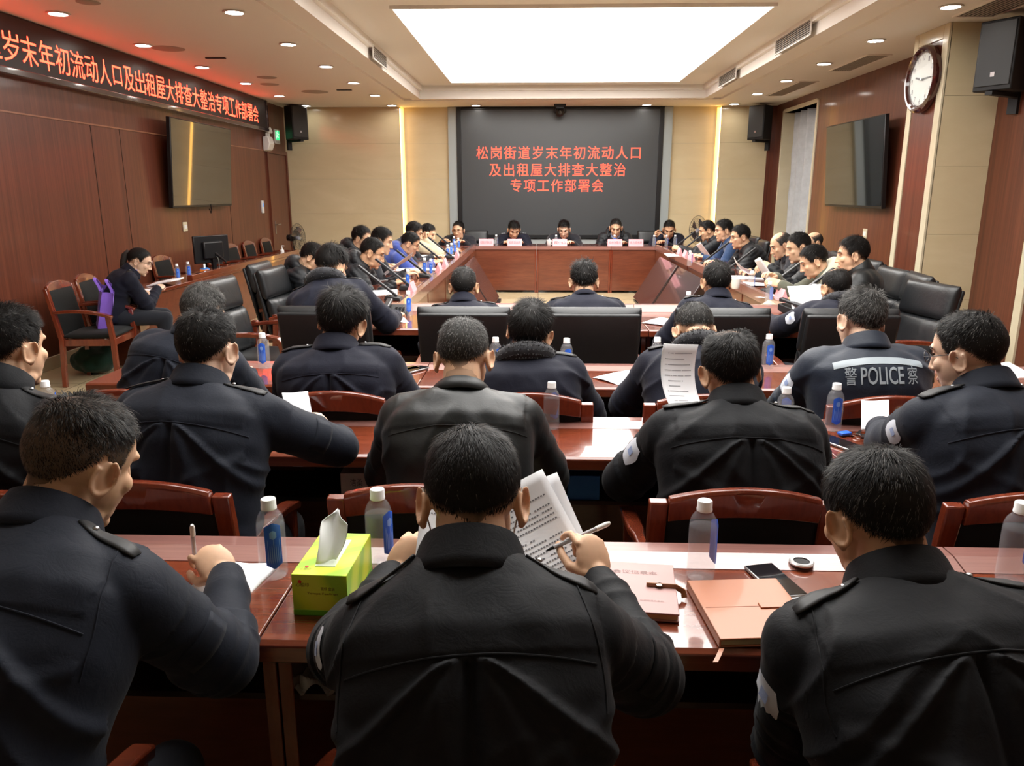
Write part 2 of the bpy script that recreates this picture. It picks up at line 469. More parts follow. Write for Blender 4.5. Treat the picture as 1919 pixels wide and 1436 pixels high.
# ceiling speakers and smoke heads, vents
def disc(name, p, rad, label, cat, m=M_CEIL, hh=.012, group=None):
    return tag(obj(name, G().add(lathe([(rad * .2, -hh), (rad * .9, -hh), (rad, -hh * .4), (rad, 0)], 28)), m, loc=p), label, cat, group)
M_MESHGREY = mat('grille_grey', (.42, .37, .32), .7)
for (px, py, rad, lab) in ((315, 91, .17, 'round speaker grille in the ceiling near the red banner'), (500, 145, .13, 'small round ceiling grille above the left door side'), (505, 158, .13, 'round ceiling grille closest to the black corner speaker'), (590, 172, .2, 'faint round access cover in the ceiling near the left corner'), (165, 4, .09, 'small round ceiling fitting at the top edge')):
    p = atz(px, py, ZC); disc('ceiling_speaker', (p.x, p.y, ZC), rad, lab, 'ceiling grille', M_MESHGREY, .006)
for (px, py, lab) in ((404, 108, 'small dark slot detector between the two left downlight rows'), (645, 168, 'slim dark slot diffuser near the inner downlight row')):
    p = atz(px, py, ZC)
    tag(obj('ceiling_slot', G().add(box((0, 0, -.006), (.22, .05, .012))), M_BLACKMATT, loc=(p.x, p.y, ZC)), lab, 'ceiling vent')
def ceil_vent(y0, y1, x0, x1, lab):
    r = thing('ceiling_vent', lab, 'air vent', ((x0 + x1) / 2, (y0 + y1) / 2, ZC)); w, d = x1 - x0, y1 - y0
    fr = G()
    for sx in (-1, 1): fr.add(box((sx * w / 2, 0, -.006), (.02, d, .012)))
    for sy in (-1, 1): fr.add(box((0, sy * d / 2, -.006), (w, .02, .012)))
    obj('frame', fr, M_CEIL, r)
    sl = G()
    for k in range(9): sl.add(box((-w / 2 + w * (k + .5) / 9, 0, -.005), (.006, d - .02, .008)))
    obj('slats', sl, M_MESHGREY, r); obj('backing', G().add(box((0, 0, -.001), (w, d, .002))), M_BLACKMATT, r)
ceil_vent(9.2, 10.35, 3.6, 3.86, 'long slatted air vent in the ceiling beside the right-hand television')
ceil_vent(11.3, 12.9, 3.55, 3.8, 'long slatted air vent in the ceiling in front of the curtain')
ceil_vent(6.3, 7.3, 3.55, 3.9, 'slatted air vent in the ceiling beside the clock pillar')
def tray_vent(x, y0, y1, sgn, lab):
    """grille on the vertical step of the tray"""
    r = thing('tray_vent', lab, 'air vent', (x, (y0 + y1) / 2, (ZC + ZT) / 2 - .02)); L = y1 - y0
    fr = G()
    for s_ in (-1, 1): fr.add(box((sgn * .006, 0, s_ * .075), (.012, L, .012)))
    for s_ in (-1, 1): fr.add(box((sgn * .006, s_ * L / 2, 0), (.012, .012, .16)))
    obj('frame', fr, M_CEILHI, r)
    sl = G()
    for k in range(7): sl.add(box((sgn * .005, 0, -.06 + k * .02), (.01, L, .006)))
    obj('slats', sl, M_MESHGREY, r); obj('backing', G().add(box((sgn * .001, 0, 0), (.002, L, .15))), M_BLACKMATT, r)
tray_vent(CX1 - .05, 8.1, 9.25, -1, 'dark slatted vent on the right tray step, nearer to the camera')
tray_vent(CX1 - .05, 11.0, 12.0, -1, 'dark slatted vent on the right tray step, farther from the camera')
tray_vent(CX0 + .05, 9.3, 10.1, 1, 'slatted vent on the left tray step')

# left wall
struct('wall_left', G().add(box2((XL - .3, YN, 0), (XL, YB + .4, ZC + .05))), M_WALLWOOD)
struct('baseboard_left', G().add(box2((XL, YN, 0), (XL + .02, 13.3, .12))), M_STONE, bevel=.004)
M_SEAM = mat('panel_seam', (.02, .008, .005), .5); M_SEAML = mat('panel_lip', (.30, .13, .07), .3)
g = G()
for y in (3.2, 5.6, 8.12, 8.68, 11.6): g.add(box2((XL, y - .004, .12), (XL + .003, y + .004, 2.3)))
struct('trim_2', g, M_SEAM, smooth=None)
struct('trim_3', G().add(box2((XL, YN, 2.298), (XL + .006, 13.35, 2.312))), M_SEAML)
# door at the far end of the left wall
DG = G().add(box2((XL, 13.42, 0), (XL + .012, 14.32, 2.26)))
dr = struct('door_1', DG, M_WALLWOOD)
fr = G()
for y in (13.36, 14.36): fr.add(box2((XL, y - .03, 0), (XL + .03, y + .03, 2.33)))
fr.add(box2((XL, 13.39, 2.27), (XL + .03, 14.33, 2.33)))
obj('door_frame', fr, M_WALLWOOD, dr)
hd = G().add(box2((XL + .012, 13.50, .92), (XL + .02, 13.54, 1.14)))
hd.add(tube([(XL + .02, 13.52, 1.08), (XL + .06, 13.52, 1.08), (XL + .065, 13.55, 1.08), (XL + .065, 13.66, 1.08)], .009, 10))
obj('door_handle', hd, M_STEEL, dr)

# back wall: marble slabs, recesses with warm light slots, grey surround, screen
struct('wall_back', G().add(box2((XL - .3, YB + .1, 0), (XR + .6, YB + .4, ZC + .05))), M_GREY)
def slab(x0, x1, y):
    g = G(); rows_ = [0, .62, 1.24, 1.86, 2.48, 3.1]
    for a, b_ in zip(rows_[:-1], rows_[1:]): g.add(box2((x0, y, a + .001), (x1, YB + .1, b_ - .001)))
    return g
w = struct('wall_back_marble', slab(XL, -2.5, YB), M_MARBLE, smooth=None)
struct('wall_back_marble', slab(3.20, XR - .12, YB), M_MARBLE, smooth=None)
struct('wall_back_recess', slab(-2.5, -1.64, YB + .075), M_MARBLE, smooth=None)
struct('wall_back_recess', slab(2.36, 3.20, YB + .075), M_MARBLE, smooth=None)
struct('trim_4', G().add(box2((XR - .12, YB - .02, 0), (XR, YB + .1, ZC))), M_WALLWOOD)
for x0, sg, lab in ((-2.5, 1, 'tall warm yellow light strip in the marble wall, left of the screen'), (3.20, -1, 'tall warm yellow light strip in the marble wall, right of the screen')):
    ls = thing('light_strip', lab, 'light strip', (x0, YB, 0))
    obj('diffuser', G().add(box2((sg * .004, .050, .1), (sg * .062, .073, ZC - .02))), M_STRIP, ls)
    obj('led_tape', G().add(box2((sg * .001, .006, .1), (sg * .004, .048, ZC - .02))), M_TAPE, ls)
for x0, x1 in ((-1.64, -1.48), (2.20, 2.36)):
    struct('trim_5', G().add(box2((x0, YB + .0, 0), (x1, YB + .1, ZC))), M_GREY, bevel=.01)
M_LOWGREY = mat('light_grey_panel', (.40, .42, .41), .5)
struct('trim_6', G().add(box2((-1.48, YB + .01, 0), (2.20, YB + .1, .80))), M_LOWGREY)
sc = thing('wall_screen', 'huge dark display wall with three lines of red text at the head of the room', 'display', (.36, YB, 0))
fr = G()
fr.add(box2((-1.84, -.03, .80), (-1.76, .1, 3.09))).add(box2((1.76, -.03, .80), (1.84, .1, 3.09)))
fr.add(box2((-1.76, -.03, .80), (1.76, .1, .87))).add(box2((-1.76, -.03, 3.05), (1.76, .1, 3.09)))
obj('frame', fr, M_BLACK, sc, bevel=.006)
obj('display_face', G().add(box2((-1.76, -.01, .87), (1.76, .1, 3.05))), M_SCREEN, sc)
def line(s, cx, cz, wd, ht):
    M = plane_basis((cx - .36, -.0125, cz), (1, 0, 0), (0, 0, 1))
    return xf(text_fit(s, wd, ht, .0, 1.18), M)
tx = G()
tx.add(line('松岗街道岁末年初流动人口', .34, 2.315, 2.94, .225))
tx.add(line('及出租屋大排查大整治', .325, 2.02, 2.45, .225))
tx.add(line('专项工作部署会', .325, 1.745, 1.68, .225))
obj('red_lettering', tx, M_LEDR, sc, smooth=None, fix=False)
# camera hanging over the screen
cm = thing('conference_camera', 'black camera hanging from the ceiling over the display wall', 'camera', (.35, 14.05, ZC))
obj('mount', G().add(box((0, 0, -.02), (.2, .16, .04))).add(box((0, 0, -.055), (.14, .12, .04))), M_BLACK, cm, bevel=.006)
obj('camera_head', G().add(ell((0, 0, -.13), (.075, .075, .075))).add(tube([(-.1, 0, -.06), (-.1, 0, -.13), (-.07, 0, -.14)], .014, 8)).add(tube([(.1, 0, -.06), (.1, 0, -.13), (.07, 0, -.14)], .014, 8)), M_BLACK, cm)
obj('camera_lens', G().add(tube([(0, -.06, -.14), (0, -.085, -.143)], [.035, .032], 20)), M_TV, cm)

# LED banner on the left wall
b = thing('led_banner', 'long black banner display with scrolling red text high on the left wall', 'led sign', (XL, 0, 0))
obj('board', G().add(box2((0, 2.0, 2.66), (.09, 13.22, 3.09))), M_LEDB, b)
fr = G().add(box2((0, 1.95, 2.60), (.11, 13.28, 2.66))).add(box2((0, 13.22, 2.66), (.11, 13.28, 3.095))).add(box2((0, 1.95, 2.66), (.11, 2.0, 3.095)))
obj('frame', fr, mat('banner_frame', (.05, .035, .04), .15, coat=1.0), b, bevel=.008)
tx = G()
chars = '松岗街道岁末年初流动人口及出租屋大排查大整治专项工作部署会'
pitch = (12.86 - 6.78) / 25.0
for k, ch in enumerate(chars):
    yc = 12.86 - pitch * (len(chars) - k - .5)
    if yc < 2.2: continue
    hh = .25 if ch != '口' else .19
    ww = pitch * (.9 if ch != '口' else .72)
    tx.add(xf(text_fit(ch, ww, hh, .0), plane_basis((.0915, yc, 2.835), (0, 1, 0), (0, 0, 1))))
obj('red_lettering', tx, M_LED, b, smooth=None, fix=False)

# right wall with pillar, wood bays and curtain window
struct('wall_right', G().add(box2((XR, YN, 0), (XR + .3, 7.56, ZC + .05))).add(box2((XR, 8.15, 0), (XR + .3, 12.28, ZC + .05))).add(box2((XR, 13.92, 0), (XR + .3, YB + .4, ZC + .05))).add(box2((XR, 12.28, 2.93), (XR + .3, 13.92, ZC + .05))), M_WALLWOOD)
struct('wall_right_window', G().add(box2((XR + .36, 12.2, 0), (XR + .5, 14.0, ZC))), M_WALLWOOD)
g = G()
for y in (12.24, 13.90): g.add(box2((XR - .02, y, 0), (XR + .3, y + .06, 2.97)))
g.add(box2((XR - .02, 12.3, 2.93), (XR + .3, 13.90, 2.99)))
struct('trim_7', g, M_STONE, bevel=.004)
def curt(u, v):
    y = 12.32 + u * 1.55; a = u * 2 * pi * 4.6
    return (XR + .08 + .15 * abs(sin(a / 2 + .25 * sin(3 * v + a))) ** .75 + .012 * sin(2.3 * a + v * 2), y + .02 * cos(a) - .0 * v, .03 + (1 - v) * 2.89)
cu = obj('curtain', G().add(grid(160, 14, curt)), M_CURTAIN, smooth=180, fix=False)
md = cu.modifiers.new('thickness', 'SOLIDIFY'); md.thickness = .004
tag(cu, 'pale grey pleated curtain in the window bay on the right wall', 'curtain')
# pillar with clock
PXL, PY0, PY1 = 3.65, 7.54, 8.2
g = G()
for a, b_ in ((0, .62), (.62, 1.24), (1.24, 1.86), (1.86, 2.48), (2.48, 3.1)): g.add(box2((PXL + .02, PY0, a + .001), (XR + .12, PY1, b_ - .001)))
struct('pillar', g, M_MARBLE, smooth=None)
g = G()
g.add(box2((PXL, PY0, 0), (PXL + .03, PY0 + .10, ZC))).add(box2((PXL, PY1 - .09, 0), (PXL + .03, PY1, ZC))).add(box2((PXL, PY0 + .10, 2.98), (PXL + .03, PY1 - .09, ZC)))
struct('trim_8', g, M_STONE, bevel=.004)
struct('trim_9', G().add(box2((PXL + .012, PY0 + .10, 0), (PXL + .03, PY1 - .09, 2.98))), M_WALLWOOD)
g = G()
for y in (6.70,): g.add(box2((XR - .02, y, 0), (XR, y + .1, ZC)))
struct('trim_10', g, M_STONE)
struct('wall_near', G().add(box2((XL - .3, YN - .2, 0), (XR + .6, YN, ZC + .4))), mat('near_wall_paint', (.5, .42, .32), .8))

ck = thing('wall_clock', 'round wall clock with white dial and dark wood rim on the pillar', 'clock', (PXL, 7.88, 2.665))
M_CLKW = wood('clock_wood', (.03, .006, .005), (.05, .01, .008), (.07, .016, .012), (6, 6, 6), rough=.15, coat=.8)
def onx(vf): return xf(vf, Matrix.Rotation(-pi / 2, 4, 'Y'))   # z -> -x
rim = lathe([(.235, .0), (.295, .0), (.305, .03), (.30, .055), (.28, .07), (.262, .066), (.25, .05), (.243, .04), (.235, .04)], 64, cap=False)
obj('rim', G().add(onx(rim)), M_CLKW, ck)
obj('dial', G().add(onx(lathe([(.0005, .035), (.245, .035)], 64, cap=False))), mat('dial', (.72, .76, .74), .5), ck)
nm = G()
for k, s_ in enumerate(['12', '1', '2', '3', '4', '5', '6', '7', '8', '9', '10', '11']):
    a = pi / 2 - k * pi / 6
    v, f = text_fit(s_, .042 * (1 if len(s_) == 1 else 1.5) * .6, .045)
    nm.add(xf((v, f), plane_basis((-.0365, -.195 * cos(a), .195 * sin(a)), (0, -1, 0), (0, 0, 1))))
for k in range(60):
    a = 2 * pi * k / 60; nm.add(xf(box((.228, 0, .0362), (.012, .002 if k % 5 else .005, .0006)), Matrix.Rotation(-pi / 2, 4, 'Y') @ Matrix.Rotation(a, 4, 'Z')))
obj('numerals', nm, M_INK, ck, smooth=None, fix=False)
def hand(ang, ln, wd, zz):
    return xf(box((ln / 2 - .03, 0, zz), (ln + .06, wd, .003)), Matrix.Rotation(-pi / 2, 4, 'Y') @ Matrix.Rotation(ang, 4, 'Z'))
# on the pillar face (seen from -x) +z is up, right is -y
def hand2(clock_deg, ln, wd, off):
    t = R(clock_deg); d = Vector((0, -sin(t), cos(t))); n_ = Vector((-1, 0, 0)); s_ = d.cross(n_)
    M = Matrix((d, s_, n_)).transposed().to_4x4(); M.translation = n_ * off
    return xf(box((ln / 2 - .02, 0, 0), (ln + .04, wd, .003)), M)
obj('hour_hand', G().add(hand2(282, .12, .016, .042)), M_BLACK, ck)
obj('minute_hand', G().add(hand2(90, .19, .010, .047)), M_BLACK, ck)
gl = obj('clock_glass', G().add(onx(lathe([(.0005, .054), (.1, .0535), (.255, .05)], 48, cap=False))), mat('clear_glass', (.9, .9, .9), .02, spec=1.0, alpha=.06), ck)
pin = obj('hub', G().add(onx(lathe([(.012, .04), (.012, .05), (.0005, .051)], 16))), M_CHROME, ck)

# televisions
def tv(loc, sgn, tilt, lab):
    r = thing('television', lab, 'television', loc)
    Mt = Matrix.Rotation(sgn * tilt, 4, 'Y')
    w_, h_ = 1.86, 1.07
    obj('casing', G().add(xf(box((sgn * -.02, 0, 0), (.05, w_, h_)), Mt)), M_BLACK, r, bevel=.006)
    obj('screen', G().add(xf(box((sgn * .006, 0, .008), (.003, w_ - .03, h_ - .045)), Mt)), M_TV, r)
    obj('bracket', G().add(box((-sgn * .09, 0, 0), (.1, .5, .35))), M_BLACKMATT, r)
    if sgn > 0: obj('cable', G().add(tube([(-.03, .18, -.5), (-.03, .2, -.58), (-.05, .22, -.62), (-.06, .2, -.56)], .008, 8)), M_BLACK, r)
    return r
tv((XL + .16, 10.42, 1.97), 1, R(4), 'large blank television on the left wood wall below the banner')
tv((XR - .16, 10.35, 1.97), -1, R(4), 'large blank television on the right wood wall between clock pillar and curtain')

# wall loudspeakers
def speaker(loc, rz, lab, big=1.0):
    r = thing('loudspeaker', lab, 'loudspeaker', loc, rz)
    w_, d_, h_ = .32 * big, .30 * big, .56 * big
    poly = [(-w_ / 2, -d_ / 2), (w_ / 2, -d_ / 2), (w_ / 2 * .72, d_ / 2), (-w_ / 2 * .72, d_ / 2)]
    obj('cabinet', G().add(prism(poly, -h_ / 2, h_ / 2)), M_BLACKMATT, r, bevel=.01)
    obj('grille', G().add(box((0, -d_ / 2 - .004, .01), (w_ * .9, .012, h_ * .9))), mat('speaker_grille', (.03, .033, .035), .5), r, bevel=.006)
    obj('badge', G().add(box((0, -d_ / 2 - .012, -h_ * .27), (.035, .004, .035))), M_STEEL, r)
    br = G().add(box((0, d_ * .1, -h_ / 2 - .02), (.06, d_ * 1.4, .03))).add(box((0, d_ * .75, -h_ / 2 - .06), (.08, .04, .22)))
    obj('bracket', br, M_BLACKMATT, r)
    return r
speaker((-4.27, 14.0, 2.80), R(50), 'black loudspeaker on the wall in the far left corner beside the exit sign')
speaker((3.80, 14.0, 2.78), R(-50), 'black loudspeaker on the wall in the far right corner beside the curtain')
speaker((3.93, 7.10, 2.74), R(-58), 'big black loudspeaker next to the clock pillar at the right edge', 1.0)

# emergency lamp, exit sign, thermostat, plates
e = thing('emergency_lamp', 'white twin-head emergency lamp on the left wall under the banner end', 'emergency light', (XL, 13.32, 2.43))
obj('body', G().add(prism([(0, .1), (.10, .1), (.13, -.02), (.09, -.12), (0, -.14)], -.12, .12, 'y')), M_WHITE, e, bevel=.02, seg=3)
for s_ in (-.035, .075):
    hdg = G().add(tube([(.05, s_, .08), (.05, s_, .16)], .02, 10)).add(xf(lathe([(.02, -.03), (.05, 0), (.055, .02), (.05, .03)], 16), Matrix.Translation((.07, s_, .2)) @ Matrix.Rotation(pi / 2 - .3, 4, 'Y')))
    obj('lamp_head', hdg, M_WHITE, e)
x_ = thing('exit_sign', 'small green running-man exit sign beside the far left loudspeaker', 'exit sign', (XL, 13.93, 2.57))
obj('plate', G().add(box((.012, 0, 0), (.024, .26, .24))), M_WHITE, x_, bevel=.006)
obj('green_face', G().add(box((.025, 0, .02), (.004, .2, .15))), mat('exit_green', (.0, .25, .08), .4, emit=(.03, .75, .25), es=1.1), x_)
mn = G()
for a, b_ in (((0, .05), (-.01, 0)), ((-.01, 0), (.03, -.04)), ((-.01, 0), (-.05, -.03)), ((0, .03), (.05, .02)), ((0, .03), (-.045, .045))):
    mn.add(tube([(.028, a[0], a[1] + .02), (.028, b_[0], b_[1] + .02)], .008, 6))
mn.add(ell((.028, .005, .09), (.004, .014, .014), 10, 6)).add(box((.028, -.07, .02), (.003, .02, .12)))
obj('pictogram', mn, mat('exit_white', (.8, .9, .8), .5, emit=(.7, 1, .75), es=.8), x_)
obj('lettering', G().add(xf(text_fit('安全出口', .17, .035), plane_basis((.0255, 0, -.088), (0, 1, 0), (0, 0, 1)))), M_INK, x_, smooth=None, fix=False)
t_ = thing('thermostat', 'small white thermostat with blue display on the left wall near the door', 'thermostat', (XL, 12.95, 1.39))
obj('cover', G().add(box((.012, 0, 0), (.024, .09, .2))), M_WHITE, t_, bevel=.005)
obj('display', G().add(box((.025, 0, .03), (.003, .06, .06))), mat('blue_display', (.1, .25, .5), .3, emit=(.2, .45, .9), es=.5), t_)
for (X_, px, py, lab) in ((XL, 346, 425, 'beige blank socket plate on the left wall under the television'), (XR, 1622, 438, 'beige blank socket plate on the right wall under the television')):
    p = atx(px, py, X_); s_ = 1 if X_ < 0 else -1
    o = thing('socket_plate', lab, 'socket', p)
    obj('cover', G().add(box((s_ * .006, 0, 0), (.012, .12, .12))), M_STONE, o, bevel=.003)
    obj('insert', G().add(box((s_ * .013, 0, 0), (.003, .07, .05))), M_WHITE, o)
# ------------------------------------------------------------------ tables
def sweep(pts, w, h, side=(1, 0, 0)):
    """rectangular bar along a path lying in the plane normal to side"""
    pts = [Vector(p) for p in pts]; s_ = Vector(side).normalized(); v = []; f = []
    if not hasattr(w, '__len__'): w = [w] * len(pts)
    if not hasattr(h, '__len__'): h = [h] * len(pts)
    for i, p in enumerate(pts):
        d = (pts[min(i + 1, len(pts) - 1)] - pts[max(i - 1, 0)]).normalized(); n_ = d.cross(s_)
        for a, b_ in ((-1, -1), (1, -1), (1, 1), (-1, 1)): v.append(tuple(p + s_ * (a * w[i] / 2) + n_ * (b_ * h[i] / 2)))
    m = len(pts)
    for i in range(m - 1):
        for k in range(4): f.append((i * 4 + k, i * 4 + (k + 1) % 4, (i + 1) * 4 + (k + 1) % 4, (i + 1) * 4 + k))
    f.append((3, 2, 1, 0)); f.append(tuple(range((m - 1) * 4, m * 4)))
    return v, f
def arc_pts(p0, p1, p2, n=10):
    p0, p1, p2 = Vector(p0), Vector(p1), Vector(p2)
    return [p0 * (1 - t) ** 2 + p1 * 2 * t * (1 - t) + p2 * t * t for t in [k / n for k in range(n + 1)]]

def desk(name, label, cat, group, cx, cy, W, D, rz, slope=.06, riser=.014, flat=.05, panel_h=.70, shelf=True, m_top=None):
    """desk module facing -y: user edge at y=-D/2, raised ledge along the far edge"""
    r = thing(name, label, cat, (cx, cy, 0), rz, group)
    zt = .76; y0 = -D / 2; y1 = D / 2; yl = y1 - slope - flat; e = .002
    top = G().add(prism([(y0 + .012, zt), (y0, zt - .008), (y0, zt - .045), (y0 + .02, zt - .05), (yl, zt - .05), (yl, zt)], -W / 2 + e, W / 2 - e, 'x'))
    obj('tabletop', top, m_top or M_DESK, r, smooth=8, bevel=.003)
    led = G().add(prism([(yl, zt - .05), (yl, zt + .001), (yl + slope, zt + riser), (y1, zt + riser), (y1, zt - .05)], -W / 2 + e, W / 2 - e, 'x'))
    obj('ledge', led, M_LEDGE, r, smooth=8)
    for s_ in (-1, 1):
        obj('side_panel', G().add(box2((s_ * W / 2 - s_ * e, y0 + .10, 0), (s_ * (W / 2 - .032), y1 - .02, zt - .05))), M_CHAIRWOOD, r, bevel=.002)
    obj('front_panel', G().add(box2((-W / 2 + .032, y1 - .035, .04), (W / 2 - .032, y1 - .015, zt - .05))), M_PANELWOOD, r)
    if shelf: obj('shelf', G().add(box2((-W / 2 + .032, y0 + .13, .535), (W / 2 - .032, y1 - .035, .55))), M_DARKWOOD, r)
    return r
EDG = [-2.12, -.555, 1.01, 2.575]
pos = ['left', 'middle', 'right']
for ri, (yn, dp, nm) in enumerate(((1.34, .45, 'front row nearest the camera'), (2.46, .44, 'second row from the camera'), (3.42, .45, 'third row from the camera'))):
    for k in range(3):
        desk('desk', 'glossy rosewood desk with raised ledge, %s section of the %s' % (pos[k], nm), 'desk', 'meeting desks in rows',
             (EDG[k] + EDG[k + 1]) / 2, yn + dp / 2, EDG[k + 1] - EDG[k], dp, 0)
E4 = [-1.60, -.66, .72, 2.10]
for k in range(3):
    desk('conference_table', 'deep rosewood conference table section closing the square on the near side, %s section' % pos[k], 'table', 'conference table sections',
         (E4[k] + E4[k + 1]) / 2, 4.95 + .45, E4[k + 1] - E4[k], .90, 0, slope=.07, riser=.045, flat=.06)
TIN_L, TIN_R, TW = -1.03, 1.90, .62
ordm = ['nearest the camera', 'second from the near end', 'third from the near end', 'fourth from the near end', 'at the head table corner']
for k in range(5):
    L = (12.78 - 5.87) / 5; yc = 5.87 + L * (k + .5)
    desk('conference_table', 'rosewood conference table section along the left side, ' + ordm[k], 'table', 'conference table sections', TIN_L - TW / 2, yc, L, TW, -pi / 2, riser=.035, shelf=False)
    desk('conference_table', 'rosewood conference table section along the right side, ' + ordm[k], 'table', 'conference table sections', TIN_R + TW / 2, yc, L, TW, pi / 2, riser=.035, shelf=False)
HX = [-1.65, -.03, 1.19, 2.52]
for k in range(3):
    desk('conference_table', 'rosewood head table section under the wall screen, %s section with plain front panel' % pos[k], 'table', 'conference table sections',
         (HX[k] + HX[k + 1]) / 2, 12.8 + .36, HX[k + 1] - HX[k], .72, pi, slope=.03, riser=.004, flat=.03, shelf=False)
# tilted displays leaning on the inner faces of the side tables
M_DISP = mat('display_back', (.045, .028, .028), .18, coat=.6)
for (xt, xb, side, nm) in ((1.885, 1.50, 1, 'right'), (-1.015, -.63, -1, 'left')):
    for (ya, yb, wh) in ((10.45, 11.95, 'farther'), (8.75, 10.3, 'nearer')):
        r = thing('floor_display', 'dark tilted display leaning on the inner face of the %s tables, %s of the two' % (nm, wh), 'display', (0, 0, 0))
        d = Vector((xt - xb, 0, .66 - .03)).normalized(); n_ = Vector((-d.z, 0, d.x)) * side
        n_ = Vector((-abs(d.z) * side, 0, abs(d.x)))
        p = [Vector((xb, 0, .03)), Vector((xt, 0, .66)), Vector((xt, 0, .66)) + n_ * .03, Vector((xb, 0, .03)) + n_ * .03]
        obj('screen', G().add(prism([(q.x, q.z) for q in p], ya, yb, 'y')), M_DISP, r, bevel=.004)
        obj('foot', G().add(box2((xb - .03, ya + .1, 0), (xb + .06, yb - .1, .03))), M_BLACK, r)

# ------------------------------------------------------------------ chairs
def pillow(w, h, t, e=4.0, n=36, rows=14, grooves=(), gd=.006, yb=0):
    """upholstered pad standing in xz, centre origin, thickness along y"""
    rings = []
    for j in range(rows + 1):
        s_ = -1 + 2 * j / rows; k = (1 - abs(s_) ** 6) ** (1 / 6) if abs(s_) < 1 else 0
        k = max(k, .55); kt = max((1 - abs(s_) ** 5), 0) ** .4; kt = max(kt, .12)
        ring = []
        for i in range(n):
            a = 2 * pi * i / n; ca, sa = cos(a), sin(a)
            x = np.sign(ca) * abs(ca) ** (2 / e) * w / 2 * (.96 + .04 * k); y = np.sign(sa) * abs(sa) ** (2 / 2.6) * t / 2 * kt
            for g_ in grooves: y -= np.sign(y) * gd * math.exp(-((x - g_) / .008) ** 2)
            ring.append((x, y + yb, s_ * h / 2))
        rings.append(ring)
    return loft(rings)
def make_leather_chair():
    r = thing('leather_armchair', '', 'chair', (0, 0, 0), 0, 'black leather conference armchairs')
    Mb = Matrix.Translation((0, -.235, .47)) @ Matrix.Rotation(R(13), 4, 'X')
    obj('seat', G().add(xf(pillow(.54, .52, .13, n=32), Matrix.Translation((0, .02, .42)) @ Matrix.Rotation(pi / 2, 4, 'X'))), M_LEATHER, r, smooth=60)
    sh = G().add(xf(box((0, -.045, .26), (.50, .03, .56)), Mb))
    obj('backrest', sh, M_LEATHER, r, bevel=.014, seg=3)
    hr = G().add(xf(pillow(.52, .25, .115, n=48, rows=16, grooves=(-.15, .15), gd=.004), Mb @ Matrix.Translation((0, .0, .435))))
    obj('headrest', hr, M_LEATHER, r, smooth=70)
    lm = G().add(xf(pillow(.50, .33, .12, n=60, rows=14, grooves=(-.14, -.07, 0, .07, .14), gd=.005), Mb @ Matrix.Translation((0, .012, .15))))
    obj('back_cushion', lm, M_LEATHER, r, smooth=70)
    for s_ in (-1, 1):
        x = s_ * .285
        a = arc_pts((x, -.27, .62), (x, .0, .68), (x, .24, .63), 8) + arc_pts((x, .27, .58), (x, .31, .35), (x, .25, .02), 8)
        obj('armrest', G().add(sweep(a, .055, [.03] * 9 + [.045] * 9)), M_CHAIRWOOD, r, bevel=.006)
        obj('rear_leg', G().add(sweep(arc_pts((x, -.22, .66), (x, -.22, .3), (x, -.36, .0), 8), .045, .045)), M_CHAIRWOOD, r, bevel=.006)
    obj('frame_rail', G().add(box((0, .22, .36), (.55, .03, .06))).add(box((0, -.2, .36), (.55, .03, .06))), M_CHAIRWOOD, r, bevel=.004)
    return r
def make_wood_chair():
    r = thing('wooden_armchair', '', 'chair', (0, 0, 0), 0, 'rosewood armchairs with black pads')
    obj('seat', G().add(xf(pillow(.46, .44, .07, n=32), Matrix.Translation((0, .0, .45)) @ Matrix.Rotation(pi / 2, 4, 'X'))), M_PADCLOTH, r, smooth=60)
    ap = G()
    for y in (-.21, .21): ap.add(box((0, y, .395), (.46, .025, .06)))
    for x in (-.225, .225): ap.add(box((x, 0, .395), (.025, .42, .06)))
    obj('seat_rail', ap, M_CHAIRWOOD, r, bevel=.004)
    def yb(z): return -.22 - .09 * ((z - .40) / .5)
    # arched top rail in three pieces
    def rail(x0, x1, n=14):
        rings = []
        for i in range(n + 1):
            x = x0 + (x1 - x0) * i / n; ar = 1 - (x / .26) ** 2; zt = .862 + .055 * ar; zb = .800 + .032 * ar; bow = -.02 * ar
            yt, yq = yb(zt) + bow, yb(zb) + bow
            rings.append([(x, yq - .016, zb), (x, yq + .016, zb), (x, yt + .018, zt - .012), (x, yt + .010, zt), (x, yt - .012, zt), (x, yt - .018, zt - .012)])
        return loft(rings)
    obj('top_rail', G().add(rail(-.205, .205, 18)), M_CHAIRWOOD, r, smooth=40, bevel=.003)
    for s_ in (-1, 1):
        pts = [(s_ * .235, -.25, 0), (s_ * .232, yb(.42), .42), (s_ * .232, yb(.6), .6), (s_ * .232, yb(.78), .78), (s_ * .231, yb(.868), .868)]
        obj('back_post', G().add(sweep(pts, [.042, .045, .045, .05, .052], [.04, .042, .036, .034, .03])), M_CHAIRWOOD, r, bevel=.005)
        obj('front_leg', G().add(sweep([(s_ * .232, .215, 0), (s_ * .235, .215, .42), (s_ * .245, .2, .62)], [.04, .045, .04], .042)), M_CHAIRWOOD, r, bevel=.005)
        a = arc_pts((s_ * .24, -.265, .66), (s_ * .275, .05, .70), (s_ * .25, .235, .615), 12)
        obj('armrest', G().add(sweep(a, [.035] * 4 + [.05] * 9, .028, (1, 0, 0))), M_CHAIRWOOD, r, bevel=.006)
    Mb = Matrix.Translation((0, yb(.62) + .0, .638)) @ Matrix.Rotation(R(10.2), 4, 'X')
    obj('backrest_pad', G().add(xf(pillow(.425, .42, .05, n=40), Mb)), M_PADCLOTH, r, smooth=60)
    return r
LEATHER = make_leather_chair(); WOODEN = make_wood_chair()
_used = {'l': False, 'w': False}
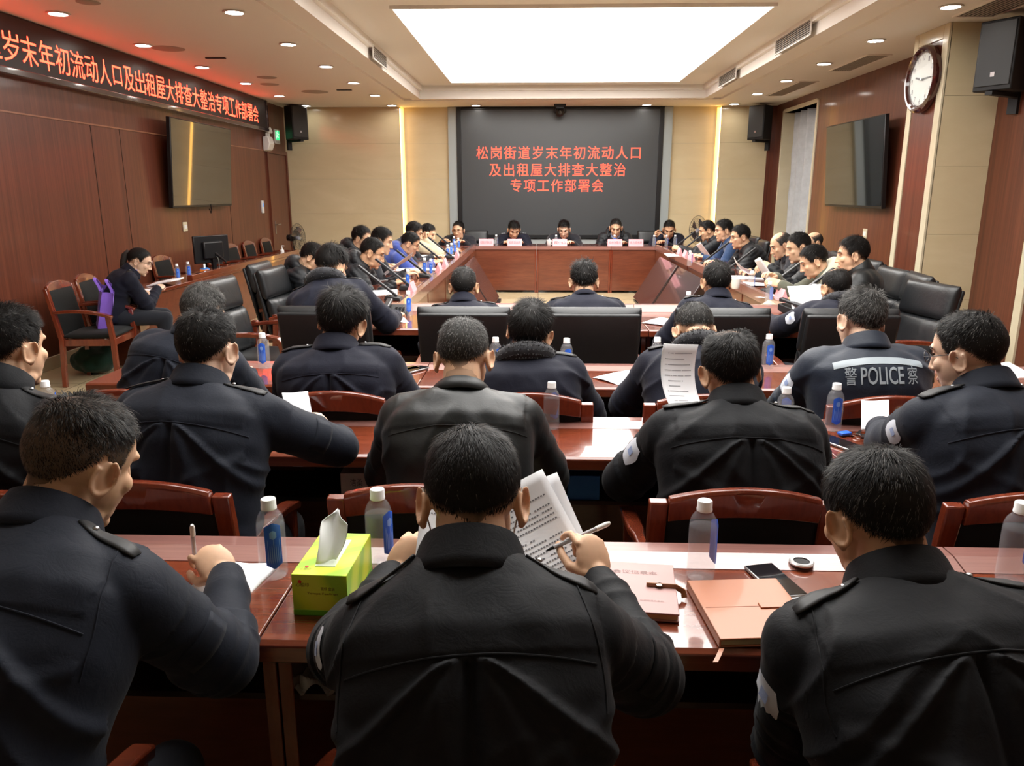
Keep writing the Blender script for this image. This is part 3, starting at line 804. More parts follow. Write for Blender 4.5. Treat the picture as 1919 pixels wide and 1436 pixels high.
def place_chair(kind, x, y, rz, label):
    src = LEATHER if kind == 'l' else WOODEN
    if not _used[kind]:
        _used[kind] = True; src.location = (x, y, 0); src.rotation_euler = (0, 0, rz); src['label'] = label; c = src
    else: c = dup(src, (x, y, 0), rz, label)
    if kind == 'w': c.scale = (.955, .955, .975)
    return c
for x, who in ((-.98, 'under the man writing at front left'), (-.12, 'under the man with typed papers in the centre front'), (.66, 'under the man at the front desk by the tan notebook')):
    place_chair('w', x, 1.0, 0, 'rosewood armchair ' + who)
for x, who in ((-1.66, 'partly cut by the left edge, second row'), (-1.06, 'behind the broad writing officer, second row'), (-.31, 'behind the man in the black nylon jacket, second row'), (.54, 'with wide arched rail behind the thinning-haired man, second row'), (1.30, 'behind the man in glasses at the right, second row')):
    place_chair('w', x, 2.18, 0, 'rosewood armchair ' + who)
for x, who in ((-1.60, 'at the far left of the third row'), (-.78, 'behind the man with swept-back hair, third row'), (-.03, 'behind the fur-collared man in the middle, third row'), (.65, 'behind the man bowed low, third row'), (1.34, 'behind the officer with the reflective band, third row')):
    place_chair('w', x, 3.13, 0, 'rosewood armchair ' + who)
for x, who in ((-1.19, 'leftmost of the five at the near conference table'), (-.41, 'second from left at the near conference table'), (.31, 'middle one of five at the near conference table'), (1.01, 'second from right at the near conference table'), (1.70, 'rightmost of the five at the near conference table')):
    place_chair('l', x, 4.56, 0, 'black leather armchair seen from behind, ' + who)
place_chair('l', -2.02, 5.55, -R(97), 'empty black leather armchair, nearer of two on the left, creased back cushion in view')
place_chair('l', -1.90, 6.42, -R(94), 'black leather armchair just behind the nearer empty one on the left')
place_chair('l', 2.42, 5.42, R(101), 'empty black leather armchair at the right with diamond-creased cushion, nearest the pillar')
# ------------------------------------------------------------------ people
def arr(v): return np.array([tuple(p) for p in v], float)
def remesh(prims, voxel, it, lam=.5):
    g = G()
    for p in prims: g.add(p)
    me = bpy.data.meshes.new('shape'); me.from_pydata(g.v, [], g.f)
    bm = bmesh.new(); bm.from_mesh(me); bmesh.ops.recalc_face_normals(bm, faces=bm.faces); bm.to_mesh(me); bm.free()
    ob = bpy.data.objects.new('shape', me); COL.objects.link(ob)
    md = ob.modifiers.new('remesh', 'REMESH'); md.mode = 'VOXEL'; md.voxel_size = voxel; md.adaptivity = 0
    out = bpy.data.meshes.new_from_object(ob.evaluated_get(bpy.context.evaluated_depsgraph_get()))
    bpy.data.objects.remove(ob); bpy.data.meshes.remove(me)
    n = len(out.vertices); co = np.empty(n * 3); out.vertices.foreach_get('co', co); co = co.reshape(-1, 3)
    e = np.empty(len(out.edges) * 2, int); out.edges.foreach_get('vertices', e); e = e.reshape(-1, 2)
    deg = np.bincount(e.ravel(), minlength=n).astype(float)
    for k in range(it):
        s_ = np.zeros_like(co)
        for a in range(3):
            s_[:, a] = np.bincount(e[:, 0], co[e[:, 1], a], n) + np.bincount(e[:, 1], co[e[:, 0], a], n)
        l_ = lam if k % 2 == 0 or it < 6 else lam
        co = co + l_ * (s_ / deg[:, None] - co)
    return out, co
def mesh_normals(me, co):
    me.vertices.foreach_set('co', co.ravel()); me.update()
    nr = np.empty(len(co) * 3); me.vertices.foreach_get('normal', nr); return nr.reshape(-1, 3)
def finish(me, co, m):
    me.vertices.foreach_set('co', co.ravel())
    me.materials.clear(); me.materials.append(m)
    me.polygons.foreach_set('use_smooth', [True] * len(me.polygons)); me.update()
    return me
def capsule(p0, p1, r0, r1, n=16):
    p0, p1 = Vector(p0), Vector(p1); d = (p1 - p0); L = max(d.length, 1e-5); d = d / L
    pts = []; rr = []
    for k in range(5):
        a = pi / 2 * (1 - k / 4); pts.append(p0 - d * r0 * sin(a)); rr.append(max(r0 * cos(a), r0 * .08))
    for k in range(1, 4): pts.append(p0 + d * L * k / 4); rr.append(r0 + (r1 - r0) * k / 4)
    for k in range(5):
        a = pi / 2 * k / 4; pts.append(p1 + d * r1 * sin(a)); rr.append(max(r1 * cos(a), r1 * .08))
    return tube(pts, rr, n)
def basis(x, y, z):
    return Matrix((x, y, z)).transposed().to_4x4()
def hand_prims(W, d, n, side, pose, s=1.0):
    """W wrist, d towards knuckles, n the way the palm faces, side +1 right, -1 left"""
    d = d.normalized(); n = (n - d * n.dot(d)).normalized(); t = d.cross(n) * side
    out = [ell(W + d * .048 * s, (.041 * s, .056 * s, .0155 * s), 18, 12, basis(t, d, n)), capsule(W - d * .05 * s, W + d * .02 * s, .026 * s, .024 * s, 12)]
    out.append(ell(W + d * .03 * s + t * .022 * s + n * .006 * s, (.02 * s, .034 * s, .015 * s), 14, 10, basis(t, d, n)))
    cur = {'relax': (22, 34, 22), 'fist': (62, 74, 42), 'pen': (58, 70, 38), 'flat': (6, 10, 8), 'hold': (42, 40, 24)}[pose]
    for k, (off, ln, rr) in enumerate(((.029, .070, .0087), (.0095, .077, .009), (-.010, .072, .0085), (-.028, .056, .0078))):
        p = W + d * (.088 - .004 * abs(k - 1.2)) * s + t * off * s; a = 0
        f = .62 if (pose == 'pen' and k == 0) else (1 + .05 * k)
        dd = d
        for j, q in enumerate((.45, .30, .25)):
            a += R(cur[j]) * f
            dd = d * cos(a) + n * sin(a) + t * (.05 * (1.5 - k)) * (1 if pose in ('flat', 'relax') else .2)
            p2 = p + dd.normalized() * ln * q * s
            out.append(capsule(p, p2, rr * s * (1 - .08 * j), rr * s * (.94 - .08 * j), 10)); p = p2
    p = W + d * .02 * s + t * .026 * s
    seq = {'flat': [(.75, .7, .05), (.45, .9, .1), (.3, 1, .1)], 'relax': [(.7, .6, .35), (.35, .85, .35), (.15, .95, .3)],
           'pen': [(.55, .6, .6), (.1, .85, .5), (-.15, .9, .45)], 'fist': [(.55, .55, .65), (0, .8, .6), (-.5, .6, .5)], 'hold': [(.55, .65, .55), (.2, .9, .4), (.05, 1, .2)]}[pose]
    for (a, b_, c), ln, rr in zip(seq, (.038, .033, .027), (.0125, .0105, .0095)):
        p2 = p + (t * a + d * b_ + n * c).normalized() * ln * s
        out.append(capsule(p, p2, rr * s, rr * s * .9, 10)); p = p2
    return out

HEAD = [  # centre, radii
    ((0, -.012, .03), (.0765, .098, .086)), ((0, .028, -.03), (.064, .062, .082)), ((0, .03, -.072), (.054, .054, .045)),
    ((0, .070, -.102), (.023, .019, .018)), ((.040, .060, -.022), (.022, .02, .022)), ((-.040, .060, -.022), (.022, .02, .022)),
    ((0, .074, .030), (.047, .018, .015)), ((0, .0835, -.066), (.021, .010, .0075)), ((0, .083, -.078), (.018, .010, .007)),
    ((.045, .02, -.085), (.014, .022, .02)), ((-.045, .02, -.085), (.014, .022, .02)),
    ((0, .104, -.034), (.0125, .0125, .010)), ((.0115, .095, -.037), (.008, .009, .0075)), ((-.0115, .095, -.037), (.008, .009, .0075))]
def head_prims(HM, s):
    out = []
    for c, r in HEAD:
        M = HM.to_3x3().to_4x4(); out.append(ell(HM @ Vector(c), r, 28, 18, M))
    out.append(capsule(HM @ Vector((0, .086, .018)), HM @ Vector((0, .103, -.03)), .0075 * s, .0105 * s, 10))
    for sx in (-1, 1):
        E = HM @ Matrix.Translation((sx * .077, -.006, -.008)) @ Matrix.Rotation(sx * R(-24), 4, 'Z') @ Matrix.Rotation(R(-12), 4, 'X')
        rim = [E @ Vector((sx * .0105, .019 * cos(a) - .002, .031 * sin(a))) for a in [R(-150) + R(300) * k / 16 - R(60) for k in range(17)]]
        out.append(tube(rim, .0048 * s, 8)); out.append(ell(E @ Vector((sx * .0025, -.002, 0)), (.0062, .0195, .030), 16, 12, E.to_3x3().to_4x4()))
        out.append(ell(E @ Vector((sx * .004, .007, -.029)), (.006, .009, .011), 12, 8, E.to_3x3().to_4x4()))
    return out
HP = [(0, .085), (.032, .086)]
HAIRLINE_AZ = [0, 25, 44, 56, 63, 83, 93, 110, 132, 156, 180]      # 0 = face, 180 = nape
HAIRLINE_EL = [27, 26, 19, 4, -20, -26, -2, -18, -38, -48, -52]
C0 = np.array((0, -.012, .03)); RAD = np.array((.0765, .098, .086))
def skull(d):
    r = 1 / np.sqrt(((d / RAD) ** 2).sum(1))
    for c, rad in (((0, -.028, -.05), .0565), ((0, -.033, -.075), .0575), ((0, -.038, -.1), .058)):
        q = C0 - np.array(c); b = d @ q; disc = b * b - (q @ q - rad * rad)
        r = np.where((disc > 0), np.maximum(r, -b + np.sqrt(np.maximum(disc, 0))), r)
    return r
def hair_build(st, lod, skin, HM):
    """cap following the skull plus loose strands; returns mesh with a colour attribute"""
    top, side, back = st.get('top', .018), st.get('side', .007), st.get('back', .009)
    messy = st.get('messy', .2); gray = st.get('gray', .03); hc = np.array(st.get('col', (.0065, .0055, .005))); up = st.get('hairline', 0)
    bald = st.get('bald'); seed = st.get('seed', 1); fadeel = st.get('fade', 12)
    rg = np.random.default_rng(seed)
    def info(d):
        el = np.degrees(np.arcsin(np.clip(d[:, 2], -1, 1))); az = np.degrees(np.arctan2(np.abs(d[:, 0]), d[:, 1]))
        hl = np.interp(az, HAIRLINE_AZ, HAIRLINE_EL) + up * np.clip(1 - az / 90, 0, 1) + 2.5 * vnoise(d * 7 + seed)
        wtop = sstep(5, 55, el); wb = sstep(80, 150, az) * (1 - wtop)
        th = top * wtop + (back * wb + side * (1 - wb)) * (1 - wtop)
        th = th * (1 + st.get('lump', .25) * vnoise(d * 5 + seed * 3.1)) + messy * .012 * np.clip(vnoise(d * 11 + seed), -.3, 1) * wtop
        q = st.get('quiff', 0)
        if q: th = th + q * np.exp(-((az) / 38) ** 2) * np.exp(-((el - 52) / 20) ** 2)
        cov = sstep(0, fadeel, el - hl)
        edge = sstep(0, 7, el - hl)
        if bald:
            bd = np.array(bald[0], float); bd /= np.linalg.norm(bd); ang = np.degrees(np.arccos(np.clip(d @ bd, -1, 1)))
            k = sstep(bald[1] * .55, bald[1] * 1.15, ang + 5 * vnoise(d * 6)); cov = cov * (k * (1 - bald[2]) + bald[2] if len(bald) > 2 else k); th = th * (.25 + .75 * k)
            if len(bald) < 3: edge = edge * sstep(.0, .35, k)
        return el, az, th, cov, edge
    nu, nv = (110, 64) if lod == 0 else ((72, 44) if lod == 1 else (44, 28))
    dirs = []
    for j in range(nv):
        el = R(-72 + 162 * j / (nv - 1))
        for i in range(nu):
            a = 2 * pi * i / nu; dirs.append((cos(el) * sin(a), cos(el) * cos(a), sin(el)))
    d = np.array(dirs); el, az, th, cov, edge = info(d)
    r = skull(d) + th * edge * .55 - .009 * (1 - edge)
    v = C0 + d * r[:, None]
    f = [(j * nu + i, j * nu + (i + 1) % nu, (j + 1) * nu + (i + 1) % nu, (j + 1) * nu + i) for j in range(nv - 1) for i in range(nu)]
    sk = np.array(skin) * .55
    dens = np.clip(cov * st.get('dens', 1.0), 0, 1)
    g_ = np.array((.11, .106, .10))
    base = hc * (1 - gray * .7) + g_ * gray * .7
    col = sk * (1 - dens[:, None]) + base * dens[:, None]
    V = [v]; F = list(f); Cc = [col]; off = len(v)
    # strands
    n = {0: 10000, 1: 6000, 2: 2200, 3: 420}[lod]; wid = {0: .0010, 1: .0014, 2: .0022, 3: .0034}[lod]; n = int(n * st.get('nmul', 1))
    if n:
        dd = rg.normal(size=(n * 3, 3)); dd /= np.linalg.norm(dd, axis=1)[:, None]; dd = dd[dd[:, 2] > -.9]
        el, az, th, cov, edge = info(dd); keep = rg.random(len(dd)) < cov * np.clip(edge, 0, 1); dd, th, el, az = dd[keep][:n], th[keep][:n], el[keep][:n], az[keep][:n]
        n = len(dd); root = C0 + dd * (skull(dd) + th * .42 * rg.random(n) + th * .12)[:, None]
        wh = np.array(st.get('whorl', (.12, -.62, .78)), float); wh /= np.linalg.norm(wh)
        fl = dd - wh[None, :] * 1.0; fl = fl - dd * (fl * dd).sum(1)[:, None]; fl /= np.linalg.norm(fl, axis=1)[:, None] + 1e-6
        sd = np.cross(dd, fl)
        sw = np.exp(-(np.degrees(np.arccos(np.clip(dd @ wh, -1, 1))) / 22) ** 2)
        fl = fl + sd * (.9 * sw)[:, None] + sd * (rg.normal(size=n) * (.18 + messy * .5))[:, None] + sd * (1.2 * messy * vnoise(dd * 4 + seed))[:, None]
        if st.get('sweep'): fl = fl + np.array(st['sweep'])[None, :] * sstep(10, 50, el)[:, None]
        fl = fl - dd * (fl * dd).sum(1)[:, None]; fl /= np.linalg.norm(fl, axis=1)[:, None] + 1e-6
        lift = (st.get('lift', .35) * (1 + .5 * rg.normal(size=n)))[:, None] * (.35 + .65 * sstep(5, 55, el))[:, None]
        ln = (np.clip(th * 1.9, .007, .06) * (.7 + .6 * rg.random(n)))[:, None]
        p1 = root + (fl * .5 + dd * lift * .8) * ln * .6; p2 = p1 + (fl * .8 + dd * lift * .12 - dd * .05) * ln * .62
        root = root - dd * .003
        sd = np.cross(dd, fl); w0 = sd * wid * .5
        P = np.stack([root - w0, root + w0, p1 - w0 * .9, p1 + w0 * .9, p2 - w0 * .25, p2 + w0 * .25], 1).reshape(-1, 3)
        isg = rg.random(n) < gray; tone = hc[None, :] * (.7 + .8 * rg.random(n))[:, None]; tone[isg] = (.11, .106, .10)
        V.append(P); Cc.append(np.repeat(tone, 6, 0))
        for k in range(n):
            b_ = off + 6 * k; F.append((b_, b_ + 1, b_ + 3, b_ + 2)); F.append((b_ + 2, b_ + 3, b_ + 5, b_ + 4))
        off += len(P)
    V = np.concatenate(V); Cc = np.concatenate(Cc)
    A = np.array(HM); V = V @ A[:3, :3].T + A[:3, 3]
    me = bpy.data.meshes.new('hair'); me.from_pydata(V.tolist(), [], F)
    ca = me.color_attributes.new('tone', 'FLOAT_COLOR', 'POINT')
    ca.data.foreach_set('color', np.concatenate([Cc, np.ones((len(Cc), 1))], 1).ravel())
    me.materials.append(M_HAIR); me.polygons.foreach_set('use_smooth', [True] * len(me.polygons)); me.update()
    return me

SKINC = {'a': (M_SKIN, (.68, .42, .27)), 'b': (M_SKIN2, (.76, .51, .37)), 'c': (M_SKIN3, (.58, .335, .20))}
def person(label, seat, yaw, head, hyaw=0, hpitch=15, hroll=0, hands=None, poses=('relax', 'relax'), cloth_=M_NAVY, style='police',
           hair=None, lod=1, wd=1.0, s=1.0, skin='a', collar='shirt', collar_m=None, glasses=False, face=False, extras=(), group=None, palm=None, elbow=None, slouch=.06, nbo=None, shrug=0.0):
    """seat (x, y) on the floor plan, yaw 0 looks along +y; head = ear-level centre in world; hands = two world points (left, right)"""
    yaw = R(yaw); seat = Vector((seat[0], seat[1], 0)); hair = dict(hair or {})
    WI = (Matrix.Translation(seat) @ Matrix.Rotation(yaw, 4, 'Z')).inverted()
    h = WI @ Vector(head); lyaw = R(hyaw) - yaw
    HM = Matrix.Translation(h) @ Matrix.Rotation(lyaw, 4, 'Z') @ Matrix.Rotation(-R(hpitch), 4, 'X') @ Matrix.Rotation(R(hroll), 4, 'Y') @ Matrix.Scale(s, 4)
    HN = Matrix.Translation(h) @ Matrix.Rotation(lyaw * .5, 4, 'Z') @ Matrix.Rotation(-R(hpitch) * .62, 4, 'X') @ Matrix.Rotation(R(hroll) * .5, 4, 'Y') @ Matrix.Scale(s, 4)
    nb = HN @ Vector(nbo or (0, -.045, -.106))
    p0 = Vector((0, -.03, .55)); ctrl = (p0 + nb) / 2 + Vector((0, -slouch - .03, .02)); nbp = nb
    def sp(t):
        if t < 0: return p0 + (ctrl - p0) * 2 * t
        if t > 1: return nbp + (nbp - ctrl) * 2 * (t - 1)
        return p0 * (1 - t) ** 2 + ctrl * 2 * t * (1 - t) + nbp * t * t
    def fr(t):
        T = (sp(t + .02) - sp(t - .02)).normalized(); X = Vector((1, 0, 0)); X = (X - T * X.dot(T)).normalized(); return X, T.cross(X), T
    L = sum((sp((k + 1) / 20) - sp(k / 20)).length for k in range(20))
    prof = [(-.16, .175, .13, .125), (0, .185, .14, .13), (.2, .185, .135, .12), (.45, .195, .13, .122), (.68, .207, .125, .128), (.82, .204, .110, .120), (.90, .170, .092, .098), (.96, .118, .078, .080), (1.0, .078, .066, .064), (1.05, .060, .055, .052)]
    def ring(t, a, bf, bb, n=40):
        X, Y, T = fr(t); c = sp(t); out = []
        for k in range(n):
            q = 2 * pi * k / n; ca, sa = cos(q), sin(q)
            x = np.sign(ca) * abs(ca) ** (2 / 2.4) * a * s; y = np.sign(sa) * abs(sa) ** (2 / 2.4) * (bf if sa > 0 else bb) * s
            out.append(c + X * x + Y * y)
        return out
    jp = [loft([ring(t, a * (wd if t < .95 else 1), bf * (wd if t < .9 else 1), bb * (.5 + .5 * wd)) for t, a, bf, bb in prof])]
    # arms
    X, Y, T = fr(.84); sh = []
    arms = []
    for i, sx in ((0, -1), (1, 1)):
        S = sp(.852) + X * sx * .160 * wd * s + Y * .02 + T * shrug
        tgt = WI @ Vector(hands[i]) if hands and hands[i] is not None else Vector((sx * .15, max(h.y + .26, .40), .80))
        L1, L2 = .285 * s, .262 * s
        d = tgt - S; D = d.length
        if D > (L1 + L2) * .985:      # let the shoulder reach a little, then clamp
            S = S + d.normalized() * min(.06, D - (L1 + L2) * .97); d = tgt - S; D = d.length
            if D > (L1 + L2) * .985: tgt = S + d.normalized() * (L1 + L2) * .985; d = tgt - S; D = d.length
        D = max(D, abs(L1 - L2) + .12)
        dn = d.normalized(); a = (L1 * L1 - L2 * L2 + D * D) / (2 * D); hh = math.sqrt(max(L1 * L1 - a * a, 0))
        pole = Vector((elbow[i] if elbow and elbow[i] is not None else (sx * .58, -.2, -.9)))
        if elbow and elbow[i] is not None: pole = Vector(elbow[i])
        pole = (pole - dn * pole.dot(dn)).normalized()
        E = S + dn * a + pole * hh
        arms.append((S, E, tgt, sx))
    for S, E, W, sx in arms:
        jp.append(capsule(S, E,   .076 * s * (.6 + .4 * wd), .062 * s, 20)); jp.append(capsule(E, E + (W - E) * .92, .064 * s, .041 * s, 20))
        jp.append(ell(S + Vector((0, 0, -.004)), (.080 * s, .078 * s, .074 * s), 20, 14))
        jp.append(capsule(sp(.9) + X * sx * .06, S + T * .005, .062 * s, .075 * s, 18))
    vox = {0: .0058, 1: .0078, 2: .011, 3: .013}[lod]
    jm, co = remesh(jp, vox, {0: 9, 1: 6, 2: 4, 3: 3}[lod])
    # spine coordinates of every vertex
    ts = np.linspace(-.15, 1.05, 61); sps = arr([sp(t) for t in ts]); frs = [fr(t) for t in ts]
    idx = ((co[:, None, :] - sps[None, :, :]) ** 2).sum(2).argmin(1) if len(co) < 60000 else np.concatenate([((c_[:, None, :] - sps[None]) ** 2).sum(2).argmin(1) for c_ in np.array_split(co, 8)])
    tv_ = ts[idx]; rel = co - sps[idx]
    FX = arr([f[0] for f in frs])[idx]; FY = arr([f[1] for f in frs])[idx]
    FT = arr([f[2] for f in frs])[idx]; tv_ = tv_ + (rel * FT).sum(1) / L
    u = (rel * FX).sum(1); w = (rel * FY).sum(1)
    nr = mesh_normals(jm, co)
    armw = np.zeros(len(co)); sal = np.zeros(len(co)); disp = np.zeros(len(co))
    for S, E, W, sx in arms:
        for (a, b_, base) in ((S, E, 0.0), (E, W, (E - S).length)):
            A = np.array(a); Bv = np.array(b_) - A; ll = (Bv ** 2).sum(); q = np.clip(((co - A) @ Bv) / ll, 0, 1)
            dist = np.linalg.norm(co - (A + q[:, None] * Bv), axis=1)
            near = (dist < .098 * s) & ((np.abs(u) > .17 * wd * s) | (tv_ < .45) | (w > .12))
            al = base + q * math.sqrt(ll); near &= (al > .07)
            fold = (1 - np.abs(vnoise(np.stack([al * 17 + sx * 3, co[:, 2] * 5, co[:, 0] * 5], 1)))) ** 3
            el_ = np.exp(-((al - (E - S).length) / .10) ** 2)
            amp = .0045 + .0085 * el_ + .004 * sstep(.42, .5, al)
            disp = np.where(near, np.maximum(disp, fold * amp), disp); armw = np.maximum(armw, near)
    tor = 1 - armw; seedv = hash(label) % 97 if False else sum(map(ord, label)) % 97
    dia = np.stack([u * 9 + seedv, tv_ * 5.5 + np.abs(u) * 6, w * 3], 1)
    r1 = (1 - np.abs(vnoise(dia))) ** 3; r2 = vnoise(np.stack([u * 24, tv_ * 13 + seedv, w * 10], 1))
    if style in ('police', 'nylon', 'winter'):
        disp += tor * (r1 * .011 * (1 - .5 * sstep(.75, .9, tv_)) + r2 * .0022)
    elif style == 'suit': disp += tor * (r1 * .004 + r2 * .001)
    elif style == 'puffer':
        ph = tv_ * L / .052; disp += tor * (.012 * np.abs(np.sin(ph * pi)) ** .6 + r2 * .003 - .004)
        for S, E, W, sx in arms: pass
        disp = np.where(armw > 0, disp + .008 * np.abs(np.sin(co[:, 2] / .045 * pi + co[:, 1] * 20)) ** .6, disp)
    else: disp += tor * (r1 * .007 + r2 * .002)
    ty = .76
    vb = (ty - tv_) * L
    if style in ('police', 'nylon') and lod <= 1:
        bk = (w < .02) * tor
        disp += bk * .0028 * sstep(-.004, .004, -vb) * (np.abs(u) < .19)
        if style == 'police':
            pos_ = np.clip(vb, 0, 1); fd = sstep(0, .012, vb) * (1 - sstep(.13, .26, vb)); k_ = .010
            disp += bk * -.017 * fd * np.exp(-((u - .004) / (.005 + .10 * pos_)) ** 2)
            for sx, sl in ((1, 1.05), (-1, 1.05), (1, .42), (-1, .42)):
                c_ = sx * (.010 + sl * pos_ ** .85); disp += bk * (.0125 if sl > .6 else .006) * fd * np.exp(-((u - c_) / (.007 + .11 * pos_)) ** 2)
            disp += bk * .006 * np.exp(-((vb - .24 - .25 * np.abs(u)) / .018) ** 2) * (np.abs(u) < .17)
            disp += bk * .005 * np.exp(-((vb - .17 + .5 * np.abs(u)) / .014) ** 2) * (np.abs(u) > .05) * (np.abs(u) < .2)
    co = co + nr * disp[:, None]
    finish(jm, co, cloth_)
    tri = [tuple(p.vertices) for p in jm.polygons]
    bvh = BVHTree.FromPolygons(co.tolist(), tri)
    def back_pt(u_, t, lift=0.0, fromz=None):
        X_, Y_, T_ = fr(t); o = sp(t) + X_ * u_ - Y_ * .5
        hit = bvh.ray_cast(o, Y_)
        return (hit[0] - Y_ * lift) if hit[0] is not None else None
    def top_pt(p, lift=0.0, dr=(0, 0, -1), reach=.3):
        dr = Vector(dr).normalized(); hit = bvh.ray_cast(Vector(p) - dr * reach, dr)
        return (hit[0] - dr * lift, hit[1]) if hit[0] is not None else (None, None)
    # the body itself: head, neck, hands and the trunk and limbs under the clothes as one surface
    sm = SKINC[skin]
    bp = head_prims(HM, s)
    bp.append(capsule(HM @ Vector((0, -.028, -.05)), nb + (nb - HM @ Vector((0, -.028, -.05))) * .1, .056 * s, .060 * s, 22))
    bp.append(capsule(HM @ Vector((0, .0, -.075)), nb + fr(1)[1] * .02, .046 * s, .05 * s, 18))
    bp.append(tube([sp(t) for t in (0, .25, .5, .75, 1.0)], [.075 * s, .07 * s, .08 * s, .085 * s, .058 * s], 14))
    grips = []
    for i, (S, E, W, sx) in enumerate(arms):
        bp.append(capsule(sp(.88), S, .05, .045, 10)); bp.append(capsule(S, E, .038 * s, .034 * s, 10)); bp.append(capsule(E, W, .034 * s, .026 * s, 10))
        fd = (W - E).normalized()
        n_ = Vector((0, 0, -1)) if poses[i] in ('flat', 'relax') else Vector((-sx * .75, .1, -.75))
        d_ = Vector((fd.x * .9, fd.y, fd.z * .4)); 
        if palm and palm[i] is not None: n_ = Vector(palm[i][0]); d_ = Vector(palm[i][1])
        bp += hand_prims(W - fd * .01, d_, n_, sx, poses[i], s)
        dd_ = d_.normalized(); nn_ = (n_ - dd_ * n_.dot(dd_)).normalized(); grips.append((WI.inverted() @ (W + dd_ * .095 * s + nn_ * .022 * s + dd_.cross(nn_) * sx * .026 * s)))
    kn = [Vector((sx * .12, .40, .50)) for sx in (-1, 1)]; an = [Vector((sx * .13, .36, .09)) for sx in (-1, 1)]
    for k in (0, 1):
        hp = Vector(((-1, 1)[k] * .085, 0, .53)); bp.append(capsule(p0, hp, .06, .06, 10)); bp.append(capsule(hp, kn[k], .055, .045, 10)); bp.append(capsule(kn[k], an[k], .042, .035, 10))
    bm_, bc = remesh(bp, {0: .003, 1: .0038, 2: .005, 3: .0055}[lod], {0: 4, 1: 3, 2: 2, 3: 2}[lod])
    HI = np.array(HM.inverted()); lc = bc @ HI[:3, :3].T + HI[:3, 3]
    nrm = mesh_normals(bm_, bc); dsp = np.zeros(len(bc))
    for sx in (-1, 1):
        dsp -= .0085 * np.exp(-(((lc[:, 0] - sx * .031) / .015) ** 2 + ((lc[:, 1] - .085) / .02) ** 2 + ((lc[:, 2] - .008) / .010) ** 2))
        dsp -= .0075 * np.exp(-(((lc[:, 0] - sx * .090) / .007) ** 2 + ((lc[:, 1] + .004) / .0095) ** 2 + ((lc[:, 2] + .006) / .016) ** 2)) * (nrm @ (np.array(HM)[:3, 0] * sx / s) > .3)
    dsp -= .003 * np.exp(-((lc[:, 0] / .022) ** 2 + ((lc[:, 1] - .1) / .02) ** 2 + ((lc[:, 2] + .0718) / .0022) ** 2))
    bc = bc + nrm * (dsp * s)[:, None]
    finish(bm_, bc, sm[0]); bm_.name = 'person'
    root = bpy.data.objects.new('person', bm_); COL.objects.link(root); root.location = seat; root.rotation_euler = (0, 0, yaw)
    tag(root, label, 'person', group)
    jo = obj('jacket', jm, cloth_, root)
    # trousers and shoes
    tp = [ell((0, -.02, .53), (.175 * wd, .14, .10), 24, 14)]
    for k in (0, 1):
        tp.append(capsule(((-1, 1)[k] * .085, .02, .53), kn[k], .085, .066, 14)); tp.append(capsule(kn[k], an[k] + Vector((0, 0, -.02)), .066, .055, 14))
    tm, tc = remesh(tp, .014, 2); obj('trousers', finish(tm, tc, M_TROUSER), M_TROUSER, root)
    for k in (0, 1):
        a_ = an[k]; g = G()
        g.add(loft([[(a_.x + x * w_, a_.y + yy, z * hh) for x, z in ((-1, 0), (1, 0), (1.05, .35), (.75, 1), (-.75, 1), (-1.05, .35))] for yy, w_, hh in ((-.07, .028, .07), (-.03, .036, .085), (.06, .042, .065), (.14, .045, .045), (.185, .028, .03))]))
        obj('shoe', g, M_SHOE, root, smooth=50, bevel=.004)
    # hair
    if hair is not None and not hair.get('none'):
        obj('hair', hair_build(hair, lod, sm[1], HM), M_HAIR, root)
    # face details
    if face:
        for sx in (-1, 1):
            br = [HM @ Vector((sx * (.014 + .034 * q), .0885 - .016 * q * q, .0265 + .006 * sin(q * pi * .8))) for q in [k / 6 for k in range(7)]]
            obj('eyebrow', G().add(tube(br, [.0024 * s, .004 * s, .0046 * s, .0046 * s, .004 * s, .0032 * s, .0016 * s], 6)), M_BROW, root)
            ey = [HM @ Vector((sx * (.019 + .025 * q), .0845 - .006 * q * q - .003 * (1 - q), .006 + .003 * sin(q * pi))) for q in [k / 5 for k in range(6)]]
            obj('eye', G().add(tube(ey, [.0014 * s, .0038 * s, .0046 * s, .0046 * s, .0036 * s, .0014 * s], 6)), M_EYE, root)
        lp = [HM @ Vector((-.021 + .042 * q, .0935 - .012 * (2 * q - 1) ** 2, -.0718 + .001 * sin(q * pi))) for q in [k / 6 for k in range(7)]]
        obj('lips', G().add(tube(lp, [.0012 * s, .003 * s, .004 * s, .0042 * s, .004 * s, .003 * s, .0012 * s], 6)), M_LIP, root)
    if glasses:
        g = G()
        for sx in (-1, 1):
            g.add(tube([HM @ Vector((sx * .032 + .021 * cos(a), .103 - .007 * abs(cos(a)) * (sx * cos(a) > 0), .004 + .0155 * sin(a))) for a in [2 * pi * k / 18 for k in range(19)]], .0013 * s, 6))
            g.add(tube([HM @ Vector(q) for q in ((sx * .053, .098, .008), (sx * .074, .06, .010), (sx * .081, .005, .012), (sx * .082, -.012, .0))], .0013 * s, 6))
        g.add(tube([HM @ Vector(q) for q in ((-.011, .103, .006), (0, .105, .009), (.011, .103, .006))], .0012 * s, 6))
        obj('glasses', g, M_BLACK, root)
    # collar around the neck
    AX, AY, AT = fr(1.0); ax = ((HM @ Vector((0, -.03, -.06))) - nb).normalized(); ax = (AT * .45 + ax * .55).normalized()
    cx_ = (AX - ax * AX.dot(ax)).normalized(); cy_ = ax.cross(cx_)
    cc = sp(.975)
    cm = collar_m or cloth_
